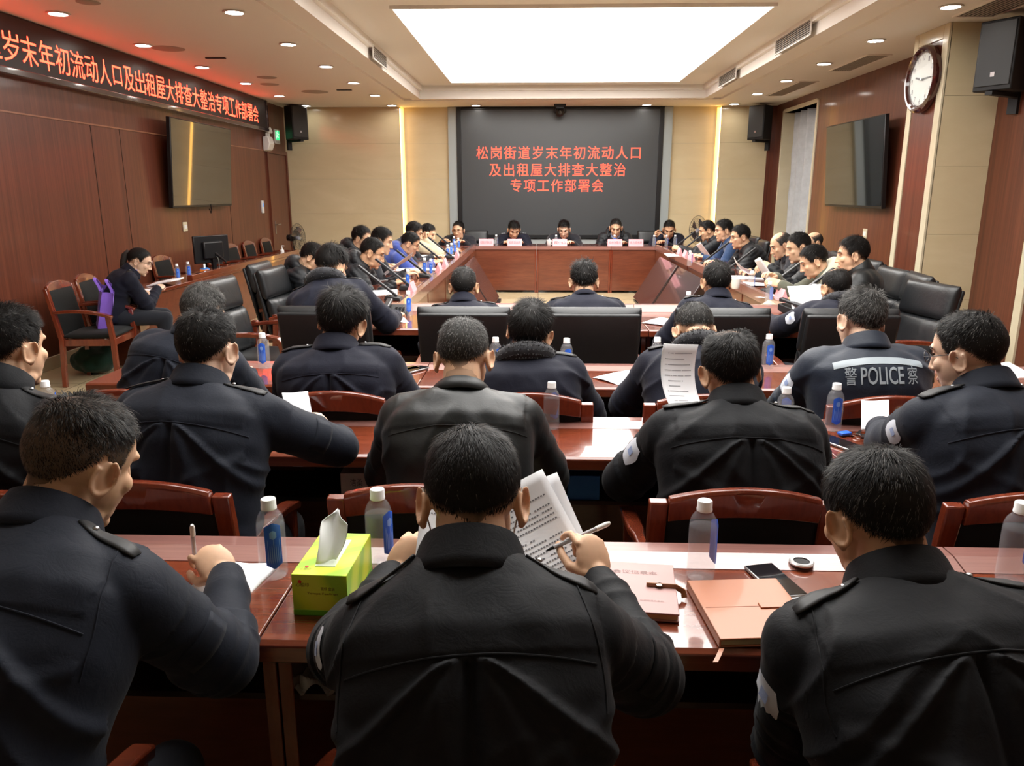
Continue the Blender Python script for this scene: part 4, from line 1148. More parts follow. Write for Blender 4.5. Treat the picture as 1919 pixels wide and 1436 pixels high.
    if collar in ('shirt', 'stand', 'jacket'):
        prof_c = {'shirt': [(-.006, -.012), (-.006, .032), (-.003, .050), (.003, .053), (.009, .038), (.018, .006), (.027, -.014)],
                  'stand': [(.004, -.03), (0, .02), (-.004, .055), (.000, .060), (.006, .055), (.012, .01), (.022, -.03)],
                  'jacket': [(-.004, -.01), (-.004, .02), (.002, .03), (.012, .018), (.028, -.012)]}[collar]
        na = 40
        def colf(i, j):
            al = R(24) + R(312) * i; rr, zz = prof_c[int(round(j * (len(prof_c) - 1)))]
            back = .5 - .5 * cos(al)    # 0 front, 1 back
            zz = zz * (.75 + .25 * back) - (1 - back) * .022
            rx, ry = (.073 + rr) * s, (.070 + rr) * s
            return cc + cx_ * (sin(al) * rx) + cy_ * (cos(al) * ry * (1.0 if cos(al) < 0 else 1.08) - .004) + ax * (zz * s + .012)
        co_ = obj('collar', G().add(grid(na, len(prof_c), colf)), cm, root, smooth=70, fix=False)
        md = co_.modifiers.new('thickness', 'SOLIDIFY'); md.thickness = .0035; md.offset = 0
    elif collar == 'fur':
        pts = []; rr = []
        for k in range(33):
            al = R(20) + R(320) * k / 32; back = .5 - .5 * cos(al)
            pts.append(cc + cx_ * sin(al) * .092 * s + cy_ * (cos(al) * .090 * s) + ax * ((.022 * back + .004) * s)); rr.append((.022 + .014 * back) * s)
        fv, ff = tube(pts, rr, 14)
        rg = np.random.default_rng(len(label)); V = [tuple(p) for p in fv]; F = list(ff); n0 = len(V)
        fva = arr(fv); ctr = np.repeat(arr(pts), 14, 0); nn = fva - ctr; nn /= np.linalg.norm(nn, axis=1)[:, None] + 1e-9
        for k in range({0: 4000, 1: 2600, 2: 900, 3: 500}[lod]):
            i = rg.integers(0, len(fva) - 15); a_ = rg.random(); p = fva[i] * (1 - a_) + fva[i + 14 if i + 14 < len(fva) else i] * a_; nd = nn[i] + rg.normal(size=3) * .5 + np.array((0, 0, -.25)); nd /= np.linalg.norm(nd)
            sd = np.cross(nd, rg.normal(size=3)); sd /= np.linalg.norm(sd); q = p + nd * (.008 + .006 * rg.random()); sd = sd * (.0014 if lod < 2 else .0026)
            b_ = len(V); V += [tuple(p - sd), tuple(p + sd), tuple(q)]; F.append((b_, b_ + 1, b_ + 2))
        me = bpy.data.meshes.new('fur_collar'); me.from_pydata(V, [], F); ca = me.color_attributes.new('tone', 'FLOAT_COLOR', 'POINT')
        cols = np.ones((len(V), 4)); tone = .5 + .8 * rg.random((len(V), 1)); cols[:, :3] = np.array((.012, .012, .016)) * tone; ca.data.foreach_set('color', cols.ravel())
        me.materials.append(M_FUR); me.polygons.foreach_set('use_smooth', [True] * len(me.polygons))
        obj('fur_collar', me, M_FUR, root)
    elif collar == 'hood':
        pts = []; rr = []
        for k in range(25):
            al = R(50) + R(260) * k / 24; back = .5 - .5 * cos(al)
            pts.append(cc + cx_ * sin(al) * .105 * s + cy_ * (cos(al) * .098 * s - .012) + ax * ((.035 * back - .012) * s)); rr.append((.020 + .034 * back) * s)
        hm, hc_ = remesh([tube(pts, rr, 16)] if style == 'winter' else [tube(pts, rr, 16), ell(cc - cy_ * .11 * s - ax * .05 * s, (.10 * s, .05 * s, .10 * s), 20, 14)], .010, 3)
        hc_ = hc_ + mesh_normals(hm, hc_) * (.005 * vnoise(hc_ * 28))[:, None]
        obj('hood', finish(hm, hc_, cm), cm, root)
    if 'inner' in extras or 'tie' in extras:
        im = M_LBLUE if 'inner' in extras else M_LILAC
        g = G().add(grid(20, 4, lambda i, j: cc + cx_ * (sin(R(-75) + R(150) * i) * (.066 + .012 * j) * s) + cy_ * (cos(R(-75) + R(150) * i) * (.068 + .014 * j) * s) + ax * ((.052 - .06 * j) * s - .012 * (1 - abs(2 * i - 1)))))
        obj('shirt_collar', g, im, root, smooth=70, fix=False)
        g = G().add(loft([[sp(t) + fr(t)[0] * x + fr(t)[1] * ((.132 if t < .8 else .098) + .02) for x in (-w_, w_)] for t, w_ in ((.55, .012), (.7, .03), (.85, .045), (.95, .055))], closed=False))
    if 'epaulette' in extras:
        for sx in (-1, 1):
            S = [a for a in arms if a[3] == sx][0][0]; rows_ = []
            a0 = sp(.955) + X * sx * .088 * s; a1 = S + X * sx * .035 * s
            for k in range(7):
                c_ = a0 + (a1 - a0) * (k / 6); rw = []
                for q in (-.024, -.012, 0, .012, .024):
                    hit, nn_ = top_pt(c_ + Y * q * s * (1 if k < 6 else .6), .0045)
                    rw.append(hit if hit is not None else c_)
                rows_.append(rw)
            e_ = obj('epaulette', G().add(loft(rows_, closed=False)), M_BLACKMATT if style == 'police' and 'pips' not in extras else M_BLACKMATT, root, smooth=70, fix=False)
            md = e_.modifiers.new('thickness', 'SOLIDIFY'); md.thickness = .004; md.offset = 1
            hit, nn_ = top_pt(a0 + (a1 - a0) * .18, .007)
            if hit is not None: obj('epaulette_button', G().add(ell(hit, (.006, .006, .004), 10, 6)), M_STEEL, e_)
            if 'pips' in extras:
                for q in (.45, .7):
                    hit, nn_ = top_pt(a0 + (a1 - a0) * q, .008)
                    if hit is not None: obj('rank_pip', G().add(box(hit, (.020, .020, .006), .78)), M_PATCHW, e_)
    for i, (S, E, W, sx) in enumerate(arms):
        if ('patchL' in extras and sx < 0) or ('patchR' in extras and sx > 0):
            dr = Vector((sx, -.25, .1)).normalized(); mid = S + (E - S) * .38
            al = (E - S).normalized(); cr = dr.cross(al).normalized(); rows_ = []
            for a in range(8):
                rw = []
                for b_ in range(7):
                    vv = (a / 7 - .5) * .085; ww = (b_ / 6 - .5) * .07 * (1 - .5 * (abs(a / 7 - .45) * 1.6) ** 2)
                    o_ = mid + al * vv + cr * ww + dr * .25; hit = bvh.ray_cast(o_, -dr); rw.append(hit[0] + dr * .0025 if hit[0] is not None else o_ - dr * .17)
                rows_.append(rw)
            pt = obj('shoulder_patch', G().add(loft(rows_, closed=False)), M_PATCHW, root, smooth=80, fix=False)
            rows2 = [[q + dr * .0014 for q in rw[2:5]] for rw in rows_[2:5]]
            obj('patch_crest', G().add(loft(rows2, closed=False)), M_LBLUE, pt, smooth=80, fix=False)
        if 'pocket' in extras:
            dr = Vector((sx * .9, -.55, .25)).normalized(); mid = S + (E - S) * .62; al = (E - S).normalized(); cr = dr.cross(al).normalized(); rows_ = []
            for a in range(5):
                rw = []
                for b_ in range(7):
                    o_ = mid + al * (a / 4 - .5) * .055 + cr * (b_ / 6 - .5) * .10 + dr * .25; hit = bvh.ray_cast(o_, -dr); rw.append(hit[0] + dr * (.003 + .002 * a / 4) if hit[0] is not None else o_ - dr * .17)
                rows_.append(rw)
            pf = obj('sleeve_pocket_flap', G().add(loft(rows_, closed=False)), cloth_, root, smooth=60, fix=False)
            md = pf.modifiers.new('thickness', 'SOLIDIFY'); md.thickness = .003; md.offset = 1
    if style in ('police', 'nylon') and lod <= 1:
        pts = [back_pt(u_, ty - .035 * (u_ / .2) ** 2, .001) for u_ in np.linspace(-.185 * wd, .185 * wd, 33)]
        pts = [p for p in pts if p is not None]
        if len(pts) > 5: obj('back_seam', G().add(tube(pts, .0017, 6)), cloth_, root)
        if lod == 0:
            for sx in (-1, 1):
                pts = []
                for k in range(18):
                    t = .93 - .30 * k / 17; p = back_pt(sx * (.165 + .03 * sin(k / 17 * pi * .6)) * wd * s, t, .0008)
                    if p is not None: pts.append(p)
                if len(pts) > 5: obj('armhole_seam', G().add(tube(pts, .0016, 6)), cloth_, root)
    root['_x'] = 0
    del root['_x']
    return root, dict(HM=HM, sp=sp, fr=fr, arms=arms, back_pt=back_pt, top_pt=top_pt, bvh=bvh, L=L, WI=WI, cc=cc, cx=cx_, cy=cy_, ax=ax, nb=nb, s=s, grips=grips)

SHORT = dict(top=.013, side=.005, back=.006, messy=.15, lift=.5)
def hs(**k):
    d = dict(SHORT); d.update(k); return d
# ------------------------------------------------------------------ the people in the room
def cast(label, px, py, Y, yaw, lean=.27, seat=None, **k):
    hp = aty(px, py, Y)
    if seat is None:
        f = Vector((-sin(R(yaw)), cos(R(yaw)), 0)); q = hp - f * lean; seat = (q.x, q.y)
    return person(label, seat, yaw, hp, **k)
PEOPLE = {}
def want(n): return True
UNI = ('epaulette', 'pocket')
if want('A'):
    PEOPLE['A'] = cast('officer in navy uniform at the front left, head turned right, writing with a pen', 154, 868, 1.30, -8, seat=(-.90, .90), hyaw=-25, hpitch=24, hroll=6,
        hands=(Vector((-.98, 1.50, .80)), atz(425, 1078, .80)), poses=('relax', 'pen'), palm=(None, ((-.15, .45, -.85), (-.75, .42, .42))), hair=hs(top=.013, side=.004, back=.004, gray=.22, seed=3, whorl=(-.1, -.5, .85), nmul=1.4, lift=.55, dens=.8), lod=0, wd=1.08, extras=('epaulette', 'pocket'), cloth_=M_NAVY)
if want('B'):
    PEOPLE['B'] = cast('officer in black uniform in the centre front, mask loops behind his ears, reading typed papers', 886, 940, 1.20, 0, seat=(-.055, .86), shrug=-.02, nbo=(0, -.045, -.095), hyaw=3, hpitch=34,
        hands=(atz(742, 1080, .81), aty(1118, 1085, 1.47)), poses=('hold', 'pen'), hair=hs(top=.013, side=.007, back=.008, gray=.02, seed=5, whorl=(-.02, -.42, .9), nmul=1.6, lift=.3, messy=.05), lod=0, wd=.97, cloth_=M_BLACKCL, extras=('epaulette', 'pocket', 'patchL'),
        palm=(((.25, .85, -.3), (.45, .45, .75)), ((-.45, .75, -.35), (-.2, .55, .8))), elbow=((-.8, -.1, -.9), (.8, -.1, -.9)))
if want('C'):
    PEOPLE['C'] = cast('officer in black uniform at the front right, head bent beside the tan notebook', 1640, 968, 1.28, 4, seat=(.68, .90), hyaw=16, hpitch=22, hroll=-3,
        hands=(Vector((.63, 1.36, .79)), Vector((.84, 1.40, .79))), hair=hs(top=.014, side=.009, back=.009, gray=.10, seed=8, whorl=(.12, -.45, .88), nmul=1.5, lift=.3, messy=.12), lod=0, wd=1.08, cloth_=M_BLACKCL, extras=('epaulette', 'pocket', 'patchL'), skin='c', elbow=((-.45, -.2, -1), (.6, -.2, -1)))
if want('D'):
    PEOPLE['D'] = cast('officer in dark uniform cut by the left edge, second row, ear and cheek in view', 22, 652, 2.18, 0, seat=(-1.66, 2.06), hyaw=-15, hpitch=8, hair=hs(top=.018, side=.006, back=.008, seed=11, gray=.04), lod=1, cloth_=M_BLACKCL, extras=('epaulette',), collar='stand')
if want('E'):
    PEOPLE['E'] = cast('broad officer in navy uniform writing at the left of the second row', 391, 655, 2.25, -4, seat=(-1.02, 2.06), hyaw=-10, hpitch=10,
        hands=(Vector((-1.2, 2.62, .80)), atz(606, 812, .815)), poses=('relax', 'pen'), palm=(None, ((-.2, .5, -.8), (-.6, .5, .5))), elbow=(None, (1, -.2, -.35)), hair=hs(top=.015, side=.007, back=.007, seed=13, gray=.06), lod=1, wd=1.12, extras=('epaulette', 'pocket'), skin='b')
if want('F'):
    PEOPLE['F'] = cast('man in a plain black nylon jacket with cropped grey hair, second row centre', 869, 672, 2.30, 0, seat=(-.22, 2.06), hyaw=-4, hpitch=30, hroll=-3, hair=hs(top=.009, side=.005, back=.005, gray=.45, seed=15, messy=.05), lod=1, wd=1.06, cloth_=M_NYLON, style='nylon', collar='jacket', elbow=((-.6, -.1, -.9), (.6, -.1, -.9)))
if want('G'):
    PEOPLE['G'] = cast('stocky officer in black uniform with thinning crown, second row right of centre', 1368, 694, 2.27, 0, seat=(.58, 2.06), hyaw=6, hpitch=14, hroll=-6, hair=hs(top=.013, side=.010, back=.011, seed=17, bald=((0, -.15, 1), 26, .45), messy=.08), lod=1, wd=1.14, cloth_=M_BLACKCL, extras=('epaulette', 'patchL'), elbow=((-.75, -.1, -.8), (.75, -.1, -.8)))
if want('H'):
    PEOPLE['H'] = cast('officer in glasses turned left at the right edge, second row', 1812, 662, 2.25, 12, seat=(1.30, 2.06), hyaw=38, hpitch=14, hroll=-4, hands=(atz(1648, 800, .83), Vector((1.5, 2.6, .8))), poses=('pen', 'relax'), hair=hs(top=.012, side=.004, back=.005, seed=19, gray=.1), lod=1, wd=1.14, glasses=True, extras=('epaulette', 'patchL'), skin='b', face=True)
if want('I'):
    PEOPLE['I'] = cast('grey-haired officer bowed forward at the left end of the third row', 380, 590, 3.22, -6, seat=(-1.56, 3.04), hyaw=-12, hpitch=32, hair=hs(top=.013, side=.006, back=.007, gray=.5, seed=21), lod=1, s=1.04, wd=1.06, skin='b')
if want('J'):
    PEOPLE['J'] = cast('officer with full swept-back black hair in navy uniform, third row', 641, 603, 3.12, 0, seat=(-.80, 3.04), hyaw=-8, hpitch=6, hroll=9, hair=dict(top=.030, side=.014, back=.016, messy=.3, seed=23, lift=.25, sweep=(.5, -.5, .1), gray=.03), lod=1, wd=1.04, s=1.10, extras=('epaulette',), cloth_=M_NAVYB)
if want('K'):
    PEOPLE['K'] = cast('black-haired man in navy coat with fur collar, middle of the third row', 993, 622, 3.12, 0, seat=(-.02, 3.04), hyaw=-14, hpitch=6, hroll=10, hair=dict(top=.024, side=.014, back=.018, messy=.25, seed=25, lift=.25), lod=1, s=1.04, collar='fur', style='winter', cloth_=M_NAVYB, extras=('epaulette',))
if want('L'):
    PEOPLE['L'] = cast('man in navy coat bowed very low, fur collar hiding his head, third row', 1302, 622, 3.32, 0, seat=(.64, 3.04), hyaw=4, hpitch=52, hair=hs(top=.010, side=.006, back=.006, seed=27, gray=.25), lod=1, s=1.04, collar='fur', style='winter', cloth_=M_NAVYB, wd=1.08, extras=('epaulette',), slouch=.10)
if want('M'):
    PEOPLE['M'] = cast('grey-haired officer with reflective band and white lettering on his back', 1613, 602, 3.12, -2, seat=(1.32, 3.04), hyaw=10, hpitch=16, hroll=4, hair=hs(top=.018, side=.010, back=.010, gray=.42, seed=29, messy=.25), lod=1, s=1.04, cloth_=M_POLJ, style='winter', wd=1.1, extras=('patchL',), skin='b')
if want('N'):
    PEOPLE['N'] = cast('man with thick black hair bowed forward, wide dark collar, leftmost at the near table', 622, 500, 4.90, 0, seat=(-1.19, 4.58), hyaw=-30, hpitch=30, hair=dict(top=.030, side=.018, back=.016, messy=.4, seed=31, lift=.3), lod=2, s=1.1, cloth_=M_NAVYB, style='winter', collar='fur', extras=('epaulette',), hands=(None, Vector((-.98, 5.25, .80))))
if want('O'):
    PEOPLE['O'] = cast('officer with cropped hair and faded sides, second from left at the near table', 869, 538, 4.72, 0, seat=(-.42, 4.50), hyaw=4, hpitch=6, hair=hs(top=.010, side=.003, back=.004, seed=33, gray=.12), lod=2, cloth_=M_NAVYB, extras=('epaulette',), skin='c')
if want('P'):
    PEOPLE['P'] = cast('officer with tousled black hair, middle seat at the near table', 1094, 528, 4.80, 0, seat=(.30, 4.50), hyaw=2, hpitch=16, hair=dict(top=.020, side=.010, back=.012, messy=.5, seed=35, lift=.7), lod=2, wd=1.1, cloth_=M_NAVYB, collar='jacket', extras=('epaulette',))
if want('Q'):
    PEOPLE['Q'] = cast('officer with neat black hair, second from right at the near table', 1342, 529, 4.72, 0, seat=(1.02, 4.50), hyaw=3, hpitch=4, hair=hs(top=.016, side=.008, back=.010, seed=37), lod=2, cloth_=M_NAVYB, extras=('epaulette',), skin='c')
if want('R'):
    PEOPLE['R'] = cast('balding officer with dark fur collar and sleeve patch, rightmost at the near table', 1566, 540, 4.80, 4, seat=(1.74, 4.52), hyaw=10, hpitch=14, hair=hs(top=.008, side=.007, back=.008, seed=39, bald=((0, .1, 1), 40)), lod=2, cloth_=M_NAVYB, style='winter', collar='fur', extras=('patchL',), hands=(Vector((1.55, 5.2, .8)), None), skin='c')
# left side of the square, facing right
LS = dict(lod=2, face=True)
if want('l1'):
    PEOPLE['l1'] = cast('man in black puffer jacket hidden behind the thick-haired man, first on the left side', 585, 482, 6.9, -90, lean=.10, hyaw=-80, hpitch=30, hair=dict(top=.024, side=.014, back=.014, messy=.3, seed=41), lod=2, cloth_=M_PUFFER, style='puffer', collar='hood')
if want('l2'):
    PEOPLE['l2'] = cast('man in glasses and black puffer jacket reading papers on the left side', 698, 474, 7.2, -88, lean=.30, hyaw=-82, hpitch=22, hair=hs(top=.014, side=.005, back=.006, seed=43), s=1.12, glasses=True, cloth_=M_PUFFER, style='puffer', collar='hood', skin='c', hands=(Vector((-1.36, 7.42, .80)), Vector((-1.34, 7.1, .80))), **LS)
if want('l3'):
    PEOPLE['l3'] = cast('dark-haired man half hidden beyond the puffer-jacketed man in glasses', 716, 452, 8.1, -88, lean=.26, hyaw=-88, hpitch=16, hair=dict(top=.026, side=.012, back=.012, messy=.5, seed=45), s=1.1, cloth_=M_SUIT, style='suit', **LS)
if want('l4'):
    PEOPLE['l4'] = cast('black-haired man sitting back behind two others on the left side', 678, 447, 8.8, -88, lean=.20, hyaw=-98, hpitch=12, hair=dict(top=.024, side=.012, back=.012, messy=.4, seed=47), s=1.1, cloth_=M_PUFFER, style='puffer', collar='hood', **LS)
if want('l5'):
    PEOPLE['l5'] = cast('man in bright blue hooded sweatshirt and glasses on the left side', 769, 457, 9.3, -88, lean=.32, hyaw=-84, hpitch=26, hair=hs(top=.016, side=.008, back=.008, seed=49), s=1.12, glasses=True, cloth_=M_BLUEHOOD, style='hoodie', collar='hood', skin='c', hands=(Vector((-1.28, 9.5, .80)), Vector((-1.26, 9.25, .80))), **LS)
if want('l6'):
    PEOPLE['l6'] = cast('dark-haired man just behind the blue hooded sweatshirt', 776, 436, 10.3, -88, lean=.28, hyaw=-88, hpitch=22, hair=dict(top=.022, side=.012, back=.012, messy=.3, seed=51), s=1.12, cloth_=M_SUIT, style='suit', **LS)
if want('l7'):
    PEOPLE['l7'] = cast('man in beige jacket resting his cheek on his hand, far end of the left side', 802, 438, 11.2, -92, lean=.30, hyaw=-104, hpitch=20, hair=dict(top=.020, side=.010, back=.010, messy=.3, seed=53), s=1.12, cloth_=M_BEIGE, style='suit', collar='jacket', hands=(Vector((-1.3, 11.5, .80)), aty(797, 449, 11.1)), poses=('relax', 'fist'), palm=(None, ((-.3, .6, .2), (0, 0, 1))), **LS)
# head table, facing the camera
HT = dict(lod=2, face=True, s=1.22)
def headp(px, py, Y=13.5): return aty(px, py, Y)
if want('h1'):
    PEOPLE['h1'] = cast('man in glasses and dark suit, leftmost at the head table', 859, 432, 13.4, 180, lean=.30, hyaw=168, hpitch=8, hair=hs(top=.014, side=.007, back=.008, seed=55, hairline=5), glasses=True, cloth_=M_SUIT, style='suit', collar='jacket', hands=(Vector((-1.25, 13.05, .82)), Vector((-1.62, 13.15, .82))), **HT)
if want('h2'):
    PEOPLE['h2'] = cast('police officer with white shoulder pips writing, second from left at the head table', 963, 431, 13.4, 180, lean=.30, hyaw=192, hpitch=30, hair=hs(top=.020, side=.009, back=.009, seed=57, quiff=.012), cloth_=M_NAVYB, extras=('epaulette', 'pips', 'patchL', 'patchR'), poses=('relax', 'pen'), **HT)
if want('h3'):
    PEOPLE['h3'] = cast('man in dark jacket behind the middle name card at the head table', 1057, 430, 13.4, 180, lean=.30, hyaw=172, hpitch=24, hair=hs(top=.020, side=.008, back=.009, seed=59, quiff=.012), cloth_=M_SUIT, style='suit', collar='jacket', glasses=True, skin='b', **{k: v for k, v in HT.items()})
if want('h4'):
    PEOPLE['h4'] = cast('man in open black puffer jacket over light blue shirt at the head table', 1154, 427, 13.4, 180, lean=.30, hyaw=176, hpitch=24, hair=hs(top=.012, side=.006, back=.008, seed=61, gray=.1, hairline=6), cloth_=M_PUFFER, style='puffer', collar='hood', extras=('inner',), **HT)
if want('h5'):
    PEOPLE['h5'] = cast('police officer covering his mouth with one hand, rightmost at the head table', 1254, 430, 13.4, 180, lean=.28, hyaw=170, hpitch=26, hair=hs(top=.014, side=.006, back=.008, seed=63), cloth_=M_NAVYB, extras=('epaulette', 'pips', 'patchL'), hands=(Vector((2.1, 13.1, .82)), aty(1240, 441, 13.22)), poses=('relax', 'fist'), palm=(None, ((.2, .7, .3), (.8, 0, .25))), skin='c', **HT)
# right side of the square, facing left
if want('r1'):
    PEOPLE['r1'] = cast('man in dark jacket with hands folded, far end of the right side', 1325, 432, 11.3, 88, lean=.30, hyaw=84, hpitch=18, hair=dict(top=.018, side=.009, back=.010, messy=.4, seed=65), s=1.12, cloth_=M_PUFFER, style='suit', collar='hood', skin='c', hands=(Vector((2.0, 11.1, .86)), Vector((2.02, 11.3, .84))), poses=('fist', 'fist'), **LS)
if want('r2'):
    PEOPLE['r2'] = cast('man in glasses and blue jacket on the right side', 1356, 432, 10.4, 88, lean=.27, hyaw=92, hpitch=10, hair=dict(top=.022, side=.010, back=.012, messy=.15, seed=67), s=1.14, glasses=True, cloth_=M_BLUEJ, style='suit', collar='jacket', **LS)
if want('r3'):
    PEOPLE['r3'] = cast('man in glasses and black puffer jacket on the right side, third from the far end', 1387, 444, 9.4, 88, lean=.24, hyaw=90, hpitch=12, hair=hs(top=.018, side=.008, back=.009, seed=69), s=1.14, glasses=True, cloth_=M_PUFFER, style='puffer', collar='jacket', **LS)
if want('r4'):
    PEOPLE['r4'] = cast('older balding man looking down, face just showing past the man with raised papers', 1463, 460, 8.3, 88, lean=.26, hyaw=94, hpitch=24, hair=hs(top=.006, side=.005, back=.006, seed=71, gray=.35, bald=((0, .3, 1), 55), hairline=14), cloth_=M_SUIT, style='suit', s=1.12, **LS)
if want('r5'):
    PEOPLE['r5'] = cast('young man in black quilted jacket holding up white papers on the right side', 1496, 464, 7.45, 86, lean=.30, hyaw=88, hpitch=18, hair=hs(top=.015, side=.004, back=.006, seed=73), cloth_=M_PUFFER, style='puffer', collar='hood', s=1.13, hands=(aty(1444, 500, 7.3), aty(1432, 503, 7.6)), poses=('hold', 'hold'), **LS)
if want('r6'):
    PEOPLE['r6'] = cast('bald-headed man behind, only the back of his head above the black jacket', 1524, 455, 9.0, 88, lean=.15, hyaw=100, hpitch=6, hair=hs(top=.003, side=.004, back=.005, seed=75, bald=((0, .2, 1), 62), gray=.3), cloth_=M_SUIT, style='suit', lod=2)
if want('r7'):
    PEOPLE['r7'] = cast('man in olive jacket with cream lined hood leaning over papers on the right side', 1524, 490, 6.6, 84, lean=.34, hyaw=82, hpitch=26, hair=dict(top=.020, side=.010, back=.012, messy=.2, seed=77), cloth_=M_OLIVE, style='hoodie', collar='hood', collar_m=M_CREAM, s=1.1, hands=(aty(1462, 532, 6.35), aty(1452, 517, 6.75)), poses=('hold', 'relax'), skin='a', **LS)
if want('r8'):
    PEOPLE['r8'] = cast('man with thick black hair in shiny dark jacket, nearest on the right side', 1597, 478, 6.0, 72, lean=.08, hyaw=74, hpitch=8, hair=dict(top=.026, side=.012, back=.014, messy=.15, seed=79), cloth_=M_NYLON, style='suit', collar='stand', s=1.1, lod=2, face=True)
if want('W'):
    PEOPLE['W'] = cast('woman in dark uniform with ponytail and glasses writing at the left counter', 262, 490, 6.95, -62, lean=.24, hyaw=-72, hpitch=24, hair=dict(top=.012, side=.010, back=.012, messy=.02, seed=81, lift=.1, whorl=(0, .9, .3)), cloth_=M_NAVYB, extras=('epaulette', 'tie', 'patchL'), glasses=True, face=True, lod=2, skin='b', hands=(aty(262, 548, 7.0), aty(296, 540, 7.12)), poses=('relax', 'pen'), wd=.9)

# mask loops of the centre man
if 'B' in PEOPLE:
    HM = PEOPLE['B'][1]['HM']; g = G()
    for sx in (-1, 1):
        g.add(tube([HM @ Vector(q) for q in ((sx * .070, .05, .0), (sx * .081, .012, .022), (sx * .083, -.016, .02), (sx * .078, -.026, -.006), (sx * .074, -.018, -.03), (sx * .066, .03, -.06))], .0013, 6))
    obj('mask_loops', g, M_WHITE, PEOPLE['B'][0])
# reflective band and lettering on the back of the grey-haired officer
if 'M' in PEOPLE:
    D = PEOPLE['M'][1]; ro = PEOPLE['M'][0]; L = D['L']
    def strip(u0, u1, t0, t1, nu=40, nv=5, lift=.0025):
        rows_ = []
        for j in range(nv):
            rows_.append([D['back_pt'](u0 + (u1 - u0) * i / (nu - 1), t0 + (t1 - t0) * j / (nv - 1) - .03 * abs(2 * i / (nu - 1) - 1) ** 2, lift) or Vector((0, 0, 0)) for i in range(nu)])
        return loft(rows_, closed=False)
    obj('reflective_band', G().add(strip(-.165, .165, .835, .885)), M_REFL, ro, smooth=80, fix=False)
    def conform(s_, u0, wd_, ht_, t0, bold):
        v, f = text_fit(s_, wd_, ht_, bold); out = []
        for x, y, z in v:
            p = D['back_pt'](u0 + x, t0 + y / L, .003); out.append(tuple(p) if p is not None else (0, 0, 0))
        return out, f
    g = G(); g.add(conform('警', -.110, .040, .058, .755, 0)); g.add(conform('POLICE', .004, .158, .056, .755, .012)); g.add(conform('察', .117, .040, .058, .755, 0))
    obj('back_lettering', g, M_REFL, ro, smooth=None, fix=False)
# ponytail of the writing woman
if 'W' in PEOPLE:
    HM = PEOPLE['W'][1]['HM']
    g = G().add(tube([HM @ Vector(q) for q in ((0, -.085, .035), (0, -.118, .040), (.0, -.130, .005), (.0, -.126, -.05), (0, -.118, -.10), (0, -.112, -.14))], [.022, .026, .030, .028, .022, .006], 14))
    me = new_mesh('ponytail', g.v, g.f, [M_BROW], smooth=180); obj('ponytail', me, M_BROW, PEOPLE['W'][0])
# ------------------------------------------------------------------ bottles
def make_bottle():
    r = thing('water_bottle', '', 'bottle', (0, 0, 0), 0, 'water bottles')
    pr = [(.0005, .006), (.018, .004), (.026, .0), (.0295, .004), (.0305, .012), (.0305, .118), (.0295, .130), (.026, .142), (.020, .151), (.0145, .157), (.0125, .161), (.0125, .17)]
    obj('shell', G().add(lathe(pr, 28, cap=False)), M_BOTTLE, r, smooth=60)
    w_ = [(.0005, .0075), (.018, .006), (.0285, .006), (.0292, .014), (.0292, .122), (.0292, .1225), (.0005, .1225)]
    obj('water', G().add(lathe(w_, 28, cap=False)), M_WATER, r, smooth=40)
    cp = [(.0005, .181), (.0145, .181), (.0158, .179), (.0158, .164), (.0165, .163), (.0165, .158), (.0125, .158)]
    v, f = lathe(cp, 40, cap=False)
    v = [(x * (1 + .02 * (k % 2)), y * (1 + .02 * (k % 2)), z) for k, (x, y, z) in enumerate(v)]
    obj('cap', G().add((v, f)), M_CAP, r, smooth=50)
    def lab(rad, a0, a1, z0, z1, n=14, m=13):
        def fn(i, j):
            zz = z0 + (z1 - z0) * j; e = min(j, 1 - j) / .10; k = math.sqrt(max(1 - (1 - min(e, 1)) ** 2, .02))
            a = (a0 + a1) / 2 + (i - .5) * (a1 - a0) * k; return (rad * cos(a), rad * sin(a), zz)
        return grid(n, m, fn)
    lb = obj('label', G().add(lab(.0312, R(-118), R(-52), .030, .135)), M_BLUELAB, r, fix=False)
    pt = G()
    for k in range(7):
        a = R(-108) + R(46) * k / 6; pt.add(lab(.0316, a, a + R(2.6), .042, .085 if k % 3 else .10, 3, 8))
    pt.add(lab(.0316, R(-98), R(-72), .098, .118, 6, 6))
    obj('print', pt, M_BLUELAB2, lb, fix=False)
    return r
BOT = make_bottle(); _b0 = [False]
def bottle(px, py, label, z=.76, rot=0, sc=1.0, Y=None, X=None):
    p = atz(px, py, z)
    if Y: p = aty(px, py, Y); p.z = z
    if X: p = atx(px, py, X); p.z = z
    if not _b0[0]: b = BOT; b.location = p; b.rotation_euler = (0, 0, R(rot)); b['label'] = label; _b0[0] = True
    else: b = dup(BOT, p, R(rot), label)
    b.scale = (sc, sc, sc); return b
bottle(514, 1078, 'water bottle with broad blue label between the writing officer and the green tissue box', rot=22, sc=1.06)
bottle(713, 1056, 'water bottle just right of the green tissue box on the front desk', rot=58, sc=1.06)
bottle(1312, 1082, 'clear water bottle behind the tan notebook on the front desk', rot=98, sc=1.06)
bottle(1893, 1090, 'water bottle at the right edge of the front desk', rot=80, sc=1.08)
bottle(96, 800, 'water bottle with white cap at the left edge of the second row desk', rot=120)
bottle(1033, 803, 'water bottle half hidden by the black nylon jacket shoulder', rot=150)
bottle(1467, 815, 'water bottle whose cap shows past the stocky officer with thinning crown', rot=150)
bottle(1560, 806, 'water bottle by the phone and keys, second row right', rot=-5)
bottle(496, 690, 'water bottle left of the officer with swept-back hair, third row', rot=0)
bottle(929, 700, 'water bottle left of the fur-collared man, third row', rot=40)
bottle(1061, 702, 'water bottle right of the fur-collared man, third row', rot=10)
bottle(1229, 700, 'water bottle cap showing left of the bowed fur-collared man', rot=90)
